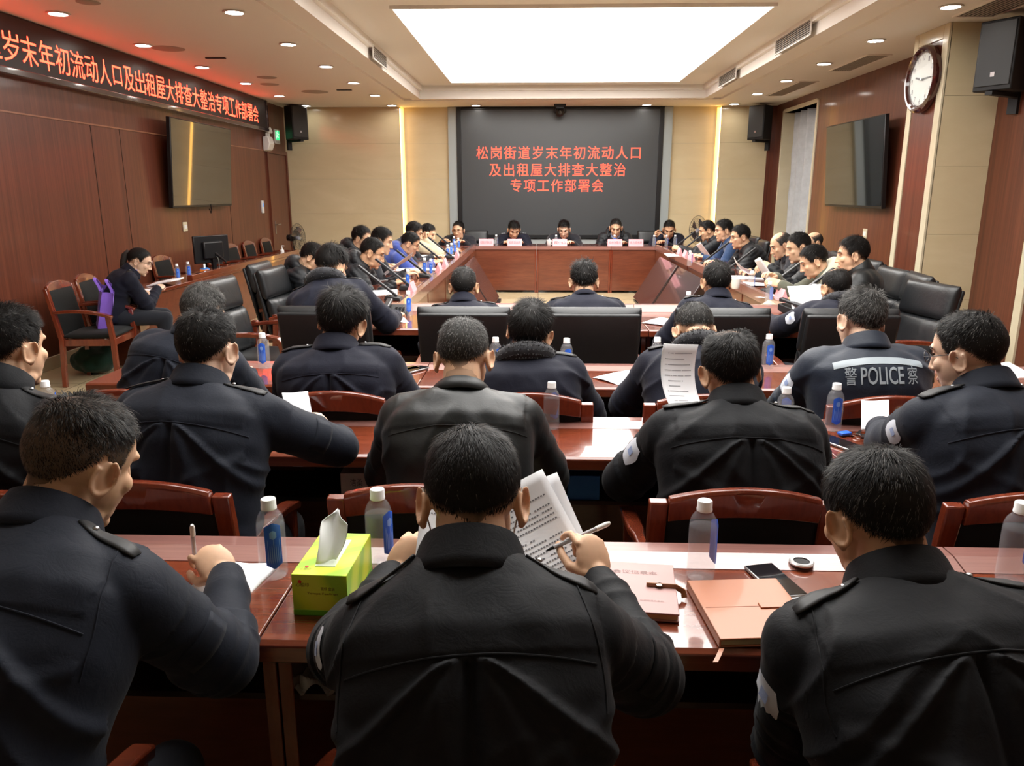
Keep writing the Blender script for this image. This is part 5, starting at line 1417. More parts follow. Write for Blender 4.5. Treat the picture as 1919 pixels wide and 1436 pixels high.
bottle(1437, 693, 'water bottle between the bowed man and the reflective-band officer', rot=0)
bottle(766, 592, 'water bottle beside the black desk telephone on the near left table corner', rot=10)
bottle(1288, 594, 'water bottle left of the officer with neat black hair at the near table', rot=70)
bottle(1440, 570, 'water bottle at the near right table corner beside the tilted microphone', rot=120)
bottle(1522, 576, 'water bottle left of the balding officer with the fur collar', rot=20)
bottle(1407, 545, 'water bottle on the right table below the raised papers', rot=70)
bottle(1292, 498, 'blue-labelled water bottle on the right table near the far end', rot=90)
bottle(1225, 467, 'water bottle in front of the officer covering his mouth', rot=90, Y=13.0)
bottle(1248, 470, 'water bottle at the head table right corner, left of another', rot=90, Y=13.0)
bottle(1264, 473, 'water bottle at the head table right corner, nearest the side table', rot=90, Y=13.0)
bottle(930, 463, 'water bottle left of the writing officer at the head table', rot=90, Y=13.0)
bottle(1042, 463, 'water bottle beside the white lidded cup at the head table', rot=90, Y=13.0)
bottle(1151, 463, 'water bottle before the man in open puffer jacket at the head table', rot=0, Y=13.0)
bottle(851, 464, 'water bottle in the cluster on the far left table, farthest one', rot=0)
bottle(859, 468, 'water bottle in the far left cluster, rightmost one', rot=20)
bottle(853, 476, 'water bottle in the far left cluster, in front of the farthest', rot=0)
bottle(846, 480, 'water bottle in the far left cluster, second from left', rot=0)
bottle(839, 484, 'water bottle in the far left cluster, leftmost one', rot=0)
bottle(796, 515, 'water bottle on the left table, left of a close pair', rot=0)
bottle(808, 517, 'water bottle on the left table, right of a close pair', rot=0)
bottle(765, 541, 'water bottle with blue label on the left table beside the nearest microphones', rot=0)
bottle(334, 527, 'water bottle on the left counter, nearer the writing woman', z=.70, rot=30, X=-3.88)
bottle(355, 526, 'water bottle on the left counter, nearer the monitor', z=.70, rot=30, X=-3.88)

# ------------------------------------------------------------------ name cards
def name_card(p, rz, label, text, w_=.24, h_=.115):
    r = thing('name_card', label, 'name card', p, rz, 'pink name cards')
    obj('card', G().add(prism([(-.035, 0), (.035, 0), (0, h_)], -w_ / 2, w_ / 2, 'x')), M_PINK, r, bevel=.002)
    if text:
        n_ = Vector((0, -h_, .035)).normalized(); up = Vector((0, .035, h_)).normalized()
        o_ = Vector((0, -.0175, h_ / 2)) + n_ * .0015
        obj('lettering', G().add(xf(text_fit(text, w_ * .8, .05), plane_basis(o_, (1, 0, 0), up))), M_RED, r, smooth=None, fix=False)
    return r
for px, text, lab in ((901, '松岗综合行政执法队', 'leftmost, at the far left table corner'), (960, '松岗派出所', 'in front of the writing police officer'), (1053, '宾小山', 'in front of the man beside the white cup'), (1166, '综合治理办', 'before the man in the open puffer jacket'), (1209, '东方派出所', 'rightmost, before the officer covering his mouth')):
    p = atz(px, 472, .76); name_card((p.x, 12.88, .764), 0, 'pink name card on the head table, ' + lab, text)
for px, py, sx, lab in ((850, 482, -1, 'on the left table by the bottle cluster'), (833, 500, -1, 'on the left table, farther of a tilted pair'), (820, 509, -1, 'on the left table, nearer of a tilted pair'), (768, 549, -1, 'on the left table nearest the telephone'),
                        (1253, 478, 1, 'on the right table, nearest the head table'), (1264, 483, 1, 'on the right table, second from the head table'), (1278, 488, 1, 'on the right table, third from the head table'), (1304, 506, 1, 'on the right table beside the neat-haired officer head'), (1427, 563, 1, 'on the right table near corner')):
    p = atz(px, py, .775); x = -1.10 if sx < 0 else 1.97
    name_card((x, p.y, .775), -pi / 2 * sx if sx < 0 else pi / 2, 'pink tent card seen edge-on ' + lab, '', .2, .10)

# ------------------------------------------------------------------ conference microphones
def make_mic():
    r = thing('conference_microphone', '', 'microphone', (0, 0, 0), 0, 'tilted bar microphones')
    obj('base', G().add(prism([(-.07, 0), (.07, 0), (.06, .022), (-.055, .04)], -.065, .065, 'x')), M_BLACKMATT, r, bevel=.004)
    d = Vector((0, -.78, .62)).normalized()
    obj('stem', G().add(sweep([Vector((0, .03, .03)), Vector((0, .03, .03)) + d * .40], .036, .020)), M_GREYDARK, r, bevel=.004)
    obj('button', G().add(box((.03, -.02, .042), (.022, .016, .008))), M_STEEL, r)
    return r
M_GREYDARK = mat('dark_grey_metal', (.03, .032, .035), .35, metal=.3)
MIC = make_mic(); _m0 = [False]
def mic(px, py, side, label):
    p = atz(px, py, .77); x = -1.20 if side < 0 else 2.07; loc = (x, p.y, .762); rz = -pi / 2 if side < 0 else pi / 2
    if not _m0[0]: m = MIC; m.location = loc; m.rotation_euler = (0, 0, rz); m['label'] = label; _m0[0] = True
    else: m = dup(MIC, loc, rz, label)
    return m
for px, py, lab in ((742, 560, 'nearest the telephone'), (772, 541, 'second from the near end'), (803, 518, 'third from the near end'), (838, 494, 'fourth from the near end'), (848, 483, 'fifth, by the bottles'), (859, 474, 'at the far corner')):
    mic(px, py, -1, 'black tilted bar microphone on the left table, ' + lab)
for px, py, lab in ((1452, 566, 'nearest the camera'), (1396, 545, 'second from the near end'), (1368, 512, 'third from the near end'), (1298, 494, 'fourth from the near end'), (1262, 475, 'fifth from the near end'), (1250, 469, 'at the far corner')):
    mic(px, py, 1, 'black tilted bar microphone on the right table, ' + lab)

# ------------------------------------------------------------------ papers
def sheet(name, label, cat, p, rz, w_=.21, h_=.297, tilt=(0, 0), curl=0.0, lines=0, stack=.001, group=None, hold=0.0, spin=0.0):
    """paper lying (or tilted) with its lower left edge towards -y; curl lifts the far edge"""
    r = thing(name, label, cat, p, rz, group)
    Mt = Matrix.Rotation(tilt[0], 4, 'X') @ Matrix.Rotation(tilt[1], 4, 'Y') @ Matrix.Rotation(spin, 4, 'Z')
    def fn(i, j, dz=0.0):
        x = (i - .5) * w_; y = (j - .5) * h_
        z = curl * ((j - .5) * 2) ** 2 * .5 * h_ + hold * ((i - .5) * 2) ** 2 * w_ * .5 + .004 * sin(5 * i + 3 * j)
        return Mt @ Vector((x, y, z + dz))
    g = G().add(grid(12, 14, fn)); o = obj('page', g, M_PAPER, r, smooth=180, fix=False)
    md = o.modifiers.new('thickness', 'SOLIDIFY'); md.thickness = stack; md.offset = -1
    if lines:
        t = G(); rg = random.Random(len(label))
        for k in range(lines):
            j0 = .90 - .82 * k / lines; x0 = .12 if rg.random() > .25 else .2; x1 = .88 if rg.random() > .3 else rg.uniform(.35, .8); i = x0
            while i < x1:
                cw = .022
                q = [fn(i, j0 - .007, .0009), fn(i + cw, j0 - .007, .0009), fn(i + cw, j0 + .004, .0009), fn(i, j0 + .004, .0009)]
                if rg.random() > .07: t.add(([tuple(a) for a in q], [(0, 1, 2, 3)]))
                i += .034
        obj('print', t, M_INK, r, smooth=None, fix=False)
    return r
def paper(px, py, label, z=.765, rot=0, **k):
    p = atz(px, py, z); return sheet('paper_sheet', label, 'paper', p, R(rot), **k)
# papers of the front centre man
p = Vector((-.005, 1.545, .875)); sheet('paper_sheet', 'typed page held up right of the masked man, pen hand on it', 'paper', p, R(8), .20, .29, (R(50), R(-4)), lines=21, curl=.10, spin=R(24))
sheet('paper_sheet', 'blank back page peeking out behind the typed page', 'paper', p + Vector((.018, .02, -.012)), R(6), .20, .29, (R(50), R(-2)), curl=.10, spin=R(20))
sheet('paper_sheet', 'typed page held by the left hand of the masked man', 'paper', Vector((-.165, 1.52, .87)), R(-4), .19, .27, (R(48), R(4)), lines=20, curl=.06)
paper(560, 772, 'small white page held up beside the pen hand, second row left', z=.83, rot=30, w_=.10, h_=.16, tilt=(R(55), R(10)))
sheet('paper_sheet', 'white page curling up in front of the bowed man, second row', 'paper', aty(1272, 722, 2.62), R(20), .17, .27, (R(62), R(18)), curl=.35, lines=12)
sheet('paper_sheet', 'white page held by the man in glasses at the right', 'paper', aty(1640, 778, 2.68), R(-18), .09, .13, (R(40), R(-8)))
paper(1176, 708, 'white page on the third row desk left of the bowed man', rot=-50, w_=.21, h_=.26)
paper(1905, 706, 'white page with folded corner at the right edge, third row', rot=20, w_=.21, h_=.28, tilt=(R(14), 0))
paper(1258, 604, 'white page on the near table in front of the bowed man', rot=-35, w_=.3, h_=.3)
paper(745, 600, 'white slip by the elbow of the thick-haired man', rot=20, w_=.12, h_=.2)
paper(700, 548, 'white paper stack in front of the thick-haired man', rot=10, w_=.42, h_=.32, stack=.012)
sheet('paper_sheet', 'printed pages tilted up before the blue sweatshirt', 'paper', aty(745, 497, 7.9), R(-60), .26, .36, (R(30), R(-22)), lines=16)
paper(780, 505, 'papers lying before the blue sweatshirt man', rot=-90, w_=.3, h_=.5)
paper(812, 480, 'white papers on the far left table beside the bottles', rot=-90, w_=.3, h_=.6)
paper(722, 523, 'papers under the hands of the puffer-jacketed man in glasses', rot=-80, w_=.24, h_=.3)
sheet('paper_sheet', 'pale page tilted up before the man in blue jacket', 'paper', aty(1322, 476, 10.5), R(75), .26, .34, (R(52), R(20)))
paper(1282, 478, 'white booklet on the far right table', rot=90, w_=.4, h_=.5, stack=.012)
sheet('paper_sheet', 'white pages raised in the hands of the man in the quilted jacket', 'paper', aty(1430, 514, 7.2), R(70), .34, .30, (R(56), R(8)), hold=.3, lines=10)
sheet('paper_sheet', 'folded white page standing on the right table beyond the raised pages', 'paper', aty(1388, 502, 8.0), R(60), .22, .22, (R(35), R(20)), curl=.3)
paper(1400, 520, 'open white pages on the right table below the raised pages', rot=85, w_=.3, h_=.36, stack=.01)
paper(1424, 533, 'white sheets on the right table before the olive jacket', rot=80, w_=.3, h_=.3)
sheet('paper_sheet', 'large typed page held upright before the olive jacket', 'paper', aty(1512, 558, 5.72), R(12), .26, .20, (R(58), R(-5)), lines=8)
paper(1460, 558, 'white page lying at the near right table corner', rot=40, w_=.26, h_=.3)
paper(1470, 570, 'cream folder lying at the near right table corner', rot=60, w_=.24, h_=.32, stack=.006)
bpy.data.objects[[o.name for o in bpy.data.objects if o.get('label') == 'cream folder lying at the near right table corner'][0]].children[0].data.materials[0] = mat('cream_card', (.7, .58, .38), .6)
sheet('paper_sheet', 'white note page under the pen of the writing woman', 'paper', Vector((-3.87, 7.3, .704)), R(-70), .24, .30)
sheet('paper_sheet', 'open white register tilted up on the left counter', 'paper', Vector((-3.86, 7.85, .735)), R(-85), .36, .26, (R(10), R(0)), stack=.015)

# ------------------------------------------------------------------ front desk things
# green tissue box
tb = thing('tissue_box', 'lime green tissue box with white tissue on the front desk', 'tissue box', (-.449, 1.545, .76), R(-2))
w_, l_, h_ = .118, .205, .095
def lime():
    m = M_LIMETOP; n, l, b = nodes(m); v = coords(m)
    wv = n.new('ShaderNodeTexWave'); wv.inputs['Scale'].default_value = 4.2; wv.inputs['Distortion'].default_value = 2.2; wv.inputs['Detail'].default_value = 1.0
    mp = n.new('ShaderNodeMapping'); mp.inputs['Rotation'].default_value = (0, .5, .9); mp.inputs['Location'].default_value = (.03, .1, 0); l.new(v, mp.inputs[0]); l.new(mp.outputs[0], wv.inputs['Vector'])
    l.new(ramp(m, wv.outputs['Fac'], [(.1, (.33, .62, .03)), (.45, (.56, .76, .03)), (.9, (.66, .80, .06))]), b.inputs['Base Color'])
lime()
obj('carton', G().add(box2((-w_ / 2, -l_ / 2, .008), (w_ / 2, l_ / 2, h_))), M_LIMETOP, tb, bevel=.0015)
obj('base_band', G().add(box2((-w_ / 2 - .0004, -l_ / 2 - .0004, 0), (w_ / 2 + .0004, l_ / 2 + .0004, .014))), M_GREENC, tb, bevel=.0015)
obj('slot', G().add(box((.002, .0, h_ + .0006), (.044, .13, .0012))), mat('slot_film', (.62, .70, .55), .3), tb)
pr_ = G()
pr_.add(xf(text_fit('心相印', .028, .009), plane_basis((-.036, -l_ / 2 - .0008, .072), (1, 0, 0), (0, 0, 1))))
pr_.add(xf(text_fit('Tempt Feelings', .066, .006), plane_basis((.006, -l_ / 2 - .0008, .052), (1, 0, 0), (0, 0, 1))))
pr_.add(xf(text_fit('面纸 盒装', .03, .008), plane_basis((.018, -l_ / 2 - .0008, .064), (1, 0, 0), (0, 0, 1))))
pr_.add(xf(text_fit('心相印', .022, .010), plane_basis((-.036, -.078, h_ + .0008), (1, 0, 0), (0, 1, 0))))
obj('print', pr_, mat('green_ink', (.16, .12, .02), .5), tb, smooth=None, fix=False)
ht = G()
for c_ in ((-.041, -l_ / 2 - .001, .079), (-.036, -.068, h_ + .001)): ht.add(ell(c_, (.004, .001, .004) if c_[1] < -.1 else (.004, .004, .001), 10, 6))
obj('red_mark', ht, mat('mark_red', (.7, .03, .02), .5), tb)
def tis(i, j):
    a = (i - .5) * 2; yy = (-.055 + .08 * j) + .012 * sin(a * 2 + j * 3)
    wdt = (.019 + .016 * sin(j * pi * .75) * (1 if a > 0 else .4)) * (1 - .75 * max(j - .75, 0) / .25)
    return (.0 + a * wdt + .012 * j + .004 * sin(6 * j), yy + .014 * abs(a) * (1 - j) - .01 * a * a, h_ + .004 + .088 * j ** .9 + .010 * a * a * sin(j * pi) - .005 * abs(sin(a * 5)) * j)
t_ = obj('tissue', G().add(grid(18, 20, tis)), M_TISSUE, tb, smooth=180, fix=False)
md = t_.modifiers.new('thickness', 'SOLIDIFY'); md.thickness = .001
# notebooks
def notebook(name, label, x, y, rz, w_, l_, h_, mcover, strap):
    r = thing(name, label, 'notebook', (x, y, .762), rz)
    obj('cover', G().add(box((0, 0, h_ - .002), (w_, l_, .004))).add(box((0, 0, .002), (w_, l_, .004))).add(box((-w_ / 2 + .002, 0, h_ / 2), (.004, l_, h_))), mcover, r, bevel=.0018)
    obj('pages', G().add(box((.001, 0, h_ / 2), (w_ - .008, l_ - .008, h_ - .008))), M_PAGES, r)
    strap(r); return r
def strap1(r):
    obj('strap', G().add(sweep([(.02, .0, .0215), (.105, .0, .0215)], .0035, .022, (0, 0, 1))), M_TAN, r, bevel=.0015)
    rb = G().add(sweep([(-.10, -.125, .004), (-.112, -.145, .0025), (-.125, -.165, .0015)], .010, .0015)); obj('ribbon', rb, M_TAN, r)
    obj('stitching', G().add(box((0, -.0, .0202), (.19, .0012, .0006))), mat('stitch', (.25, .08, .04), .6), r)
notebook('notebook', 'closed tan leather notebook with strap and ribbon on the front desk', .452, 1.475, R(5), .205, .235, .02, M_TAN, strap1)
def strap2(r):
    obj('strap', G().add(sweep([(.02, .0, .0225), (.085, .0, .0225), (.10, -.004, .016), (.103, -.01, .004)], .0035, .014, (0, 1, 0))), mat('strap_brown', (.30, .13, .05), .45), r, bevel=.001)
    obj('clasp', G().add(ell((.048, 0, .026), (.009, .009, .003), 16, 8)), M_CHROME, r)
    t = G(); t.add(xf(text_fit('会议记录本', .10, .017), plane_basis((-.004, .062, .0206), (1, 0, 0), (0, 1, 0)))); t.add(xf(text_fit('松岗街道办事处', .05, .007), plane_basis((.03, -.062, .0206), (1, 0, 0), (0, 1, 0))))
    obj('lettering', t, mat('emboss', (.22, .12, .11), .5), r, smooth=None, fix=False)
notebook('notebook', 'closed rose-coloured notebook with clasp strap beside the masked man elbow', .225, 1.555, R(-6), .17, .22, .02, M_PINKLEATHER, strap2)
sheet('notepad', 'small cream notepad under the pen of the writing officer at front left', 'notepad', Vector((-.70, 1.575, .765)), R(-10), .14, .19, stack=.010)
def smartphone(px, py, label, rz, z=.762):
    p = atz(px, py, z); r = thing('smartphone', label, 'phone', p, rz)
    obj('body', G().add(box((0, 0, .004), (.074, .152, .008))), M_STEEL, r, bevel=.003)
    obj('glass', G().add(box((0, 0, .0085), (.068, .146, .001))), M_GLASSBLK, r); return r
smartphone(1452, 1092, 'black smartphone beside the tan notebook', R(14))
smartphone(1572, 832, 'black smartphone lying beside the bottle, second row right', R(28))
smartphone(758, 694, 'dark smartphone left of a pair on the third row desk', R(-50))
smartphone(776, 694, 'dark smartphone right of a pair on the third row desk', R(-35))
tag(obj('white_card', G().add(box((0, 0, .001), (.09, .06, .002))), M_PAPER, loc=atz(1462, 1112, .764), rz=R(10)), 'small white card under the smartphone by the tan notebook', 'card')
k_ = thing('key_ring', 'bunch of keys with blue fob by the bottle, second row right', 'keys', atz(1605, 818, .762))
obj('ring', G().add(tube([(.016 * cos(a), .016 * sin(a), .006) for a in [2 * pi * q / 16 for q in range(17)]], .0015, 6)), M_CHROME, k_)
for a in (.3, 1.0, -.5): obj('key', G().add(box((.045 * cos(a), .045 * sin(a), .004), (.045, .009, .003), a)).add(box((.022 * cos(a), .022 * sin(a), .004), (.018, .018, .003), a)), M_STEEL, k_)
obj('fob', G().add(box((-.04, .01, .008), (.045, .028, .012), .4)), M_BLUELAB, k_, bevel=.003)
gr = thing('cable_grommet', 'round chrome cable grommet in the front desk ledge', 'grommet', atz(1502, 1056, .768) + Vector((0, 0, .004)))
obj('ring', G().add(lathe([(.019, -.003), (.028, -.003), (.029, .001), (.026, .004), (.019, .003)], 28, cap=False)), mat('bright_ring', (.85, .85, .85), .3, metal=.6), gr)
obj('hole', G().add(lathe([(.0005, .0), (.0195, .0005)], 24, cap=False)), M_BLACKMATT, gr)
# pens
def pen(a, b, label, clear=True):
    a, b = Vector(a), Vector(b); d = (b - a); r = thing('pen', label, 'pen', a)
    obj('barrel', G().add(tube([d * .12, d * .8], .0048, 12)), mat('pen_barrel', (.5, .5, .52), .15, trans=.5, ior=1.3) if clear else M_BLACK, r)
    obj('tip', G().add(tube([d * 0, d * .12], [.001, .0045], 10)), M_BLACK, r); obj('pen_cap', G().add(tube([d * .78, d * .95, d], [.0056, .0056, .003], 12)), M_WHITE if clear else M_BLACK, r)
    return r
if 'A' in PEOPLE:
    q = PEOPLE['A'][1]['grips'][1]; pen(q + Vector((-.025, .045, -.05)), q + Vector((.012, -.025, .095)), 'clear pen upright in the hand of the officer at front left')
if 'B' in PEOPLE:
    q = PEOPLE['B'][1]['grips'][1]; pen(q + Vector((-.055, -.02, -.022)), q + Vector((.085, .03, .022)), 'silver and black pen in the right hand of the masked man')
# things on the shelves
bx = thing('tissue_carton', 'white tissue carton with black script on the shelf under the second row', 'tissue box', (-.655, 2.69, .55), R(2))
obj('carton', G().add(box((0, 0, .048), (.115, .2, .095))), M_WHITE, bx, bevel=.002)
obj('print', G().add(xf(text_fit('洁柔', .045, .03), plane_basis((0, -.1008, .06), (1, 0, 0), (0, 0, 1)))).add(box((0, -.1005, .025), (.06, .0005, .003))), M_INK, bx, smooth=None, fix=False)
tag(obj('blue_carton', G().add(box((0, 0, .046), (.115, .2, .092))), M_BLUECARD, loc=(.17, 2.70, .55), bevel=.002), 'blue carton on the shelf under the second row centre desk', 'carton')
tag(obj('blue_carton', G().add(box((0, 0, .046), (.115, .2, .092))), M_BLUECARD, loc=(.86, 2.72, .55), bevel=.002), 'blue carton under the second row desk right of the stocky officer', 'carton')
def crump(i, j):
    return ((i - .5) * .12 + .01 * sin(9 * j), (j - .5) * .10 + .008 * sin(11 * i), .012 + .028 * abs(sin(7 * i + 5 * j)) * (1 - abs(2 * i - 1) * .5))
tag(obj('crumpled_tissue', G().add(grid(22, 18, crump)), M_TISSUE, loc=(-.50, 1.50, .55), smooth=20, fix=False), 'crumpled white tissue on the shelf under the front desk', 'tissue')

# ------------------------------------------------------------------ table telephones, cups
def telephone(p, rz, label):
    r = thing('desk_telephone', label, 'telephone', p, rz)
    obj('base', G().add(prism([(-.10, 0), (.10, 0), (.10, .065), (-.10, .022)], -.09, .09, 'x')), M_BLACKMATT, r, bevel=.006)
    hs_ = arc_pts((-.055, -.10, .055), (-.055, 0, .085), (-.055, .105, .092), 8)
    obj('handset', G().add(sweep(hs_, .045, [.034, .03, .024, .022, .022, .022, .024, .03, .034])), M_GREYDARK, r, bevel=.008)
    kg = G()
    for a in range(3):
        for b_ in range(4): kg.add(box((.01 + a * .026, -.065 + b_ * .028, .034 + (-.065 + b_ * .028 + .10) * .215 - .008), (.018, .016, .008)))
    obj('keypad', kg, M_GREYDARK, r); return r
telephone(atz(741, 590, .762), R(0), 'black desk telephone on the near table in front of the left corner')
telephone(atz(1492, 586, .762), R(35), 'black desk telephone at the near right table corner')
cup = thing('lidded_cup', 'white lidded tea cup left of the bottle at the head table', 'cup', (atz(1030, 463, .78).x, 13.02, .76))
obj('cup', G().add(lathe([(.0005, .003), (.03, 0), (.036, .01), (.042, .07), (.043, .085)], 24, cap=False)), M_WHITE, cup)
obj('lid', G().add(lathe([(.044, .085), (.044, .09), (.03, .10), (.008, .106), (.008, .114), (.011, .12), (.0005, .124)], 24, cap=False)), M_WHITE, cup)
obj('cup_handle', G().add(tube([(.04, 0, .07), (.065, 0, .065), (.065, 0, .03), (.038, 0, .022)], .005, 8)), M_WHITE, cup)
c2 = dup(cup, atz(1378, 541, .76), R(60), 'white lidded tea cup on the right table by the second microphone')

# ------------------------------------------------------------------ left counter, its chairs and things
CX_A, CX_B = -4.10, -3.73
ct = thing('counter', 'long rosewood counter along the left wall', 'counter', (0, 0, 0))
obj('worktop', G().add(box2((CX_A, 7.1, .665), (CX_B, 12.0, .70))), M_DESKY, ct, bevel=.004)
obj('front_panel', G().add(box2((CX_B - .05, 7.12, 0), (CX_B - .02, 11.98, .665))), M_PANELWOOD, ct)
obj('upstand', G().add(box2((CX_B - .06, 8.2, .70), (CX_B, 12.0, .76))), M_DESKY, ct, bevel=.004)
for y in (7.14, 9.5, 11.96): obj('side_panel', G().add(box2((CX_A + .02, y - .015, 0), (CX_B - .05, y + .015, .665))), M_PANELWOOD, ct)
def cnt(px, z=.70, x=-3.9):   # point on the counter behind a pixel column
    return atx(px, 500, x).y
for px, lab in ((345, 'behind the bottles on the left counter'), (437, 'behind the left counter, nearest of a row of four'), (470, 'behind the left counter, second of a row of four'), (501, 'behind the left counter, third of a row of four'), (531, 'behind the left counter beside the black fan')):
    place_chair('w', -4.28, atx(px, 480, -4.28).y, -R(90), 'rosewood armchair ' + lab)
place_chair('w', -3.84, 6.52, -R(84), 'rosewood armchair holding the purple bag by the left wall')
place_chair('w', -3.95, 7.12, -R(80), 'rosewood armchair under the writing woman, top rail by her shoulder')
mo = thing('monitor', 'black computer monitor seen from behind on the left counter', 'monitor', (-3.90, 9.15, .70), R(-118))
obj('panel', G().add(box((0, 0, .27), (.50, .03, .32))), M_BLACK, mo, bevel=.008)
obj('back_bulge', G().add(box((0, .03, .26), (.28, .04, .2))), M_BLACK, mo, bevel=.015)
obj('display', G().add(box((0, -.016, .275), (.47, .002, .28))), M_TV, mo)
obj('stand', G().add(box((0, .03, .08), (.05, .025, .16))).add(lathe([(.0005, .012), (.10, .012), (.11, .0)], 24)), M_BLACK, mo)
mi = thing('stand_microphone', 'black handheld microphone on a short stand on the left counter', 'microphone', atx(412, 512, -3.82))
mi.location.z = .70
obj('foot', G().add(lathe([(.0005, .0), (.06, .0), (.06, .012), (.0005, .015)], 20, cap=False)), M_BLACKMATT, mi)
obj('arm', G().add(tube([(0, 0, .01), (0, 0, .14), (-.02, .0, .2)], .006, 8)), M_STEEL, mi)
obj('handle', G().add(tube([(.10, -.02, .12), (-.06, .01, .24)], [.012, .017], 14)), M_BLACK, mi)
obj('grille', G().add(ell((-.075, .013, .252), (.024, .024, .024), 16, 10)), M_STEEL, mi)
tp = thing('tissue_pack', 'blue and orange soft tissue pack on the left counter', 'tissue pack', Vector((-3.88, atx(386, 530, -3.88).y, .70)), R(-70))
obj('wrapper', G().add(xf(pillow(.20, .07, .11, n=28), Matrix.Translation((0, 0, .038)))), M_BLUECARD, tp, smooth=70)
obj('orange_end', G().add(box((.09, 0, .036), (.03, .1, .06))), M_ORANGE, tp, bevel=.012)
obj('tissue', G().add(grid(12, 10, lambda i, j: ((i - .5) * .07 * (1 - .5 * j), .012 * sin(6 * i), .07 + .05 * j - .01 * abs(2 * i - 1)))), M_TISSUE, tp, smooth=180, fix=False)
wb = thing('pump_bottle', 'small white pump bottle on the left counter near the fan', 'bottle', atx(530, 490, -3.8))
wb.location.z = .70
obj('body', G().add(lathe([(.0005, 0), (.028, 0), (.03, .01), (.03, .09), (.012, .11), (.012, .125)], 20)), M_WHITE, wb)
obj('pump', G().add(tube([(0, 0, .12), (0, 0, .16), (.035, 0, .155)], .007, 8)), M_WHITE, wb)

def fan(loc, rz, label, stand_h, rad=.23):
    r = thing('pedestal_fan', label, 'fan', (loc[0], loc[1], 0), rz); z = loc[2]
    obj('base', G().add(lathe([(.0005, .035), (.06, .03), (.19, .012), (.2, 0)], 28)), M_BLACK, r)
    obj('pole', G().add(tube([(0, .06, .02), (0, .06, z - .05)], .013, 10)), M_BLACK, r)
    obj('motor', G().add(tube([(0, .04, z), (0, .16, z)], [.06, .05], 18)), M_BLACK, r)
    cg = G()
    for k in range(36):
        a = 2 * pi * k / 36; c_, s_ = cos(a), sin(a)
        cg.add(tube([(.03 * c_, -.07, z + .03 * s_), (rad * .8 * c_, -.06, z + rad * .8 * s_), (rad * c_, -.02, z + rad * s_), (rad * .8 * c_, .03, z + rad * .8 * s_), (.05 * c_, .045, z + .05 * s_)], .0016, 5))
    for rr, yy in ((rad, -.02), (rad * .8, -.06), (rad * .5, -.067)):
        cg.add(tube([(rr * cos(a), yy, z + rr * sin(a)) for a in [2 * pi * k / 40 for k in range(41)]], .003 if rr == rad else .0018, 6))
    obj('cage', cg, M_BLACK, r)
    for k in range(5):
        a0 = 2 * pi * k / 5
        def bl(i, j, a0=a0): 
            rr = .04 + (rad * .78 - .04) * j; a = a0 + (i - .5) * (.9 - .1 * j); return (rr * cos(a), -.02 + .03 * (i - .5), z + rr * sin(a))
        obj('blade', G().add(grid(8, 8, bl)), mat('smoke_blade', (.03, .03, .032), .25, trans=.35), r, smooth=180, fix=False)
    obj('hub', G().add(tube([(0, -.045, z), (0, .0, z)], .035, 18)), mat('fan_badge', (.4, .42, .5), .3), r)
    return r
q = atx(556, 446, -3.95); fan((-3.95, q.y, q.z), R(78), 'black pedestal fan between the left counter and the marble wall', 1)
q = aty(1310, 432, 12.9); fan((q.x, 12.9, q.z), R(-64), 'black pedestal fan beyond the right table by the light strip', 1, .235)

# bags
bg = thing('tote_bag', 'purple fabric tote bag leaning on the rosewood armchair', 'bag', (-3.86, 6.62, .485), R(-60))
def bagf(y0, sg):
    return grid(14, 16, lambda i, j: ((i - .5) * (.30 - .05 * j * 0) , y0 + sg * .012 * sin(i * 7 + j * 4) + .05 * (1 - j) * -sg * 0, j * .33))
g = G().add(box2((-.15, -.045, 0), (.15, .045, .004)))
g.add(grid(14, 16, lambda i, j: ((i - .5) * .30, -.045 + .01 * sin(i * 8 + j * 5), j * .33))).add(grid(14, 16, lambda i, j: ((i - .5) * .30, .045 + .01 * sin(i * 6 + j * 4), j * .33)))
for s_ in (-1, 1): g.add(grid(6, 16, lambda i, j: (s_ * (.15 - .03 * sin(i * pi) * j), (i - .5) * .09, j * .33)))
b_ = obj('bag_body', g, M_PURPLE, bg, smooth=180, fix=False); b_.rotation_euler = (R(-12), R(8), 0)
for y in (-.045, .045): 
    hnd = obj('bag_handle', G().add(sweep([(-.07, y, .30), (-.06, y - .02, .36), (-.02, y - .06, .41), (.03, y - .06, .40), (.06, y - .02, .35), (.07, y, .30)], .025, .004, (0, 1, 0))), M_PURPLE, bg); hnd.rotation_euler = (R(-12), R(8), 0)
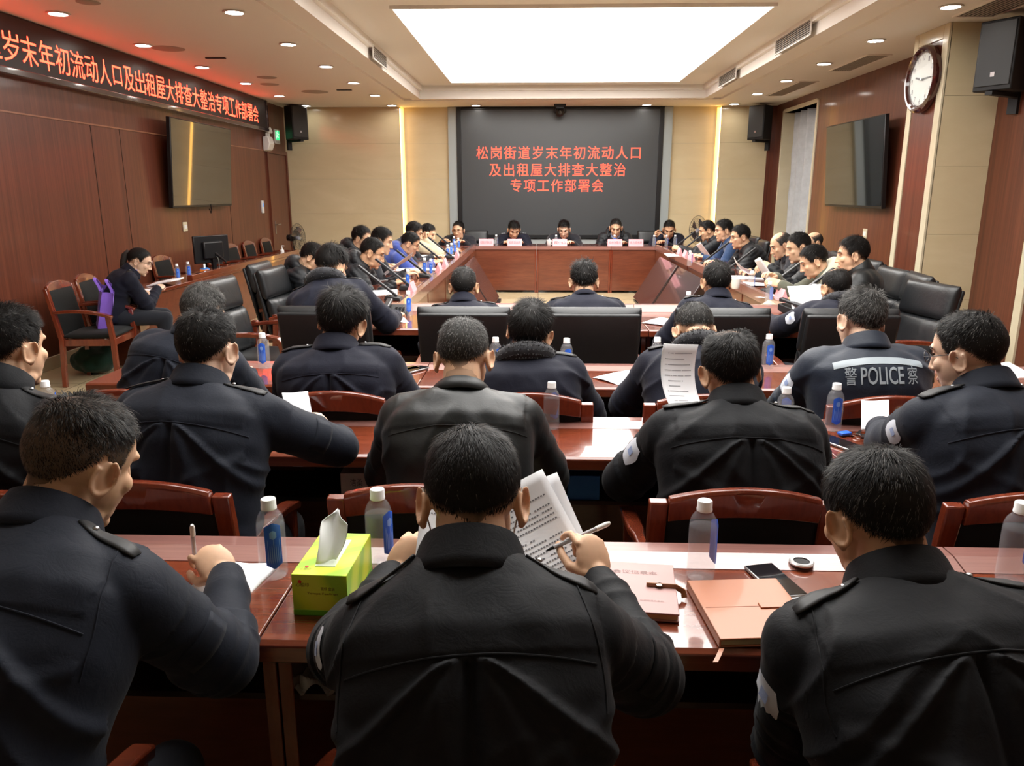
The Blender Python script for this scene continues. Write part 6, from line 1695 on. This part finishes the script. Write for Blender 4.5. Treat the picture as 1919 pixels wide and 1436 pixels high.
def rndbag():
    prim = [ell((0, 0, .13), (.2, .15, .13), 24, 14), ell((.08, .03, .17), (.1, .1, .1), 16, 10)]
    me, co = remesh(prim, .014, 4); co = co + mesh_normals(me, co) * (.018 * vnoise(co * 16))[:, None]; co[:, 2] = np.maximum(co[:, 2], .002)
    return finish(me, co, M_GREENBAG)
o = obj('cloth_bag', rndbag(), M_GREENBAG, loc=(-4.08, 6.78, 0)); tag(o, 'dark green cloth bag on the floor under the rosewood armchair', 'bag')

# ------------------------------------------------------------------ remaining leather armchairs
for n_, dx, who in (('h1', .22, 'behind the man in glasses at the head table'), ('h2', 0, 'under the writing officer at the head table'), ('h3', 0, 'under the man beside the white cup at the head table'), ('h4', 0, 'under the man in the open puffer jacket at the head table'), ('h5', -.2, 'beside the officer covering his mouth')):
    if n_ in PEOPLE:
        q = PEOPLE[n_][0].location; c_ = place_chair('l', q.x + dx, 13.84, pi, 'black leather armchair ' + who); c_.scale = (.92, .92, .88 if dx == 0 else .94)
for n_, who in (('l1', 'of the man hidden behind the thick-haired man'), ('l2', 'of the puffer-jacketed man in glasses on the left'), ('l4', 'of the black-haired man sitting back on the left'), ('l5', 'of the blue sweatshirt man'), ('l6', 'of the man behind the blue sweatshirt'), ('l7', 'of the beige jacket man')):
    if n_ in PEOPLE:
        q = PEOPLE[n_][0].location; place_chair('l', q.x - .04, q.y, -pi / 2, 'black leather armchair ' + who)
for px, py, yy, who in ((1412, 448, 10.4, 'of the man in blue jacket on the right side'), (1437, 450, 9.5, 'of the third man from the far right end')):
    place_chair('l', 2.62, yy, pi / 2 - .1, 'black leather armchair ' + who)
for n_, who in (('r1', 'of the man with folded hands'), ('r4', 'of the older balding man'), ('r5', 'of the man raising white papers'), ('r7', 'of the olive jacket man')):
    if n_ in PEOPLE:
        q = PEOPLE[n_][0].location; place_chair('l', q.x + .02 if n_ != 'r7' else 2.62, q.y, pi / 2, 'black leather armchair ' + who)
place_chair('l', 2.62, 6.15, R(82), 'black leather armchair behind the man looking away left, in front of the wood wall')
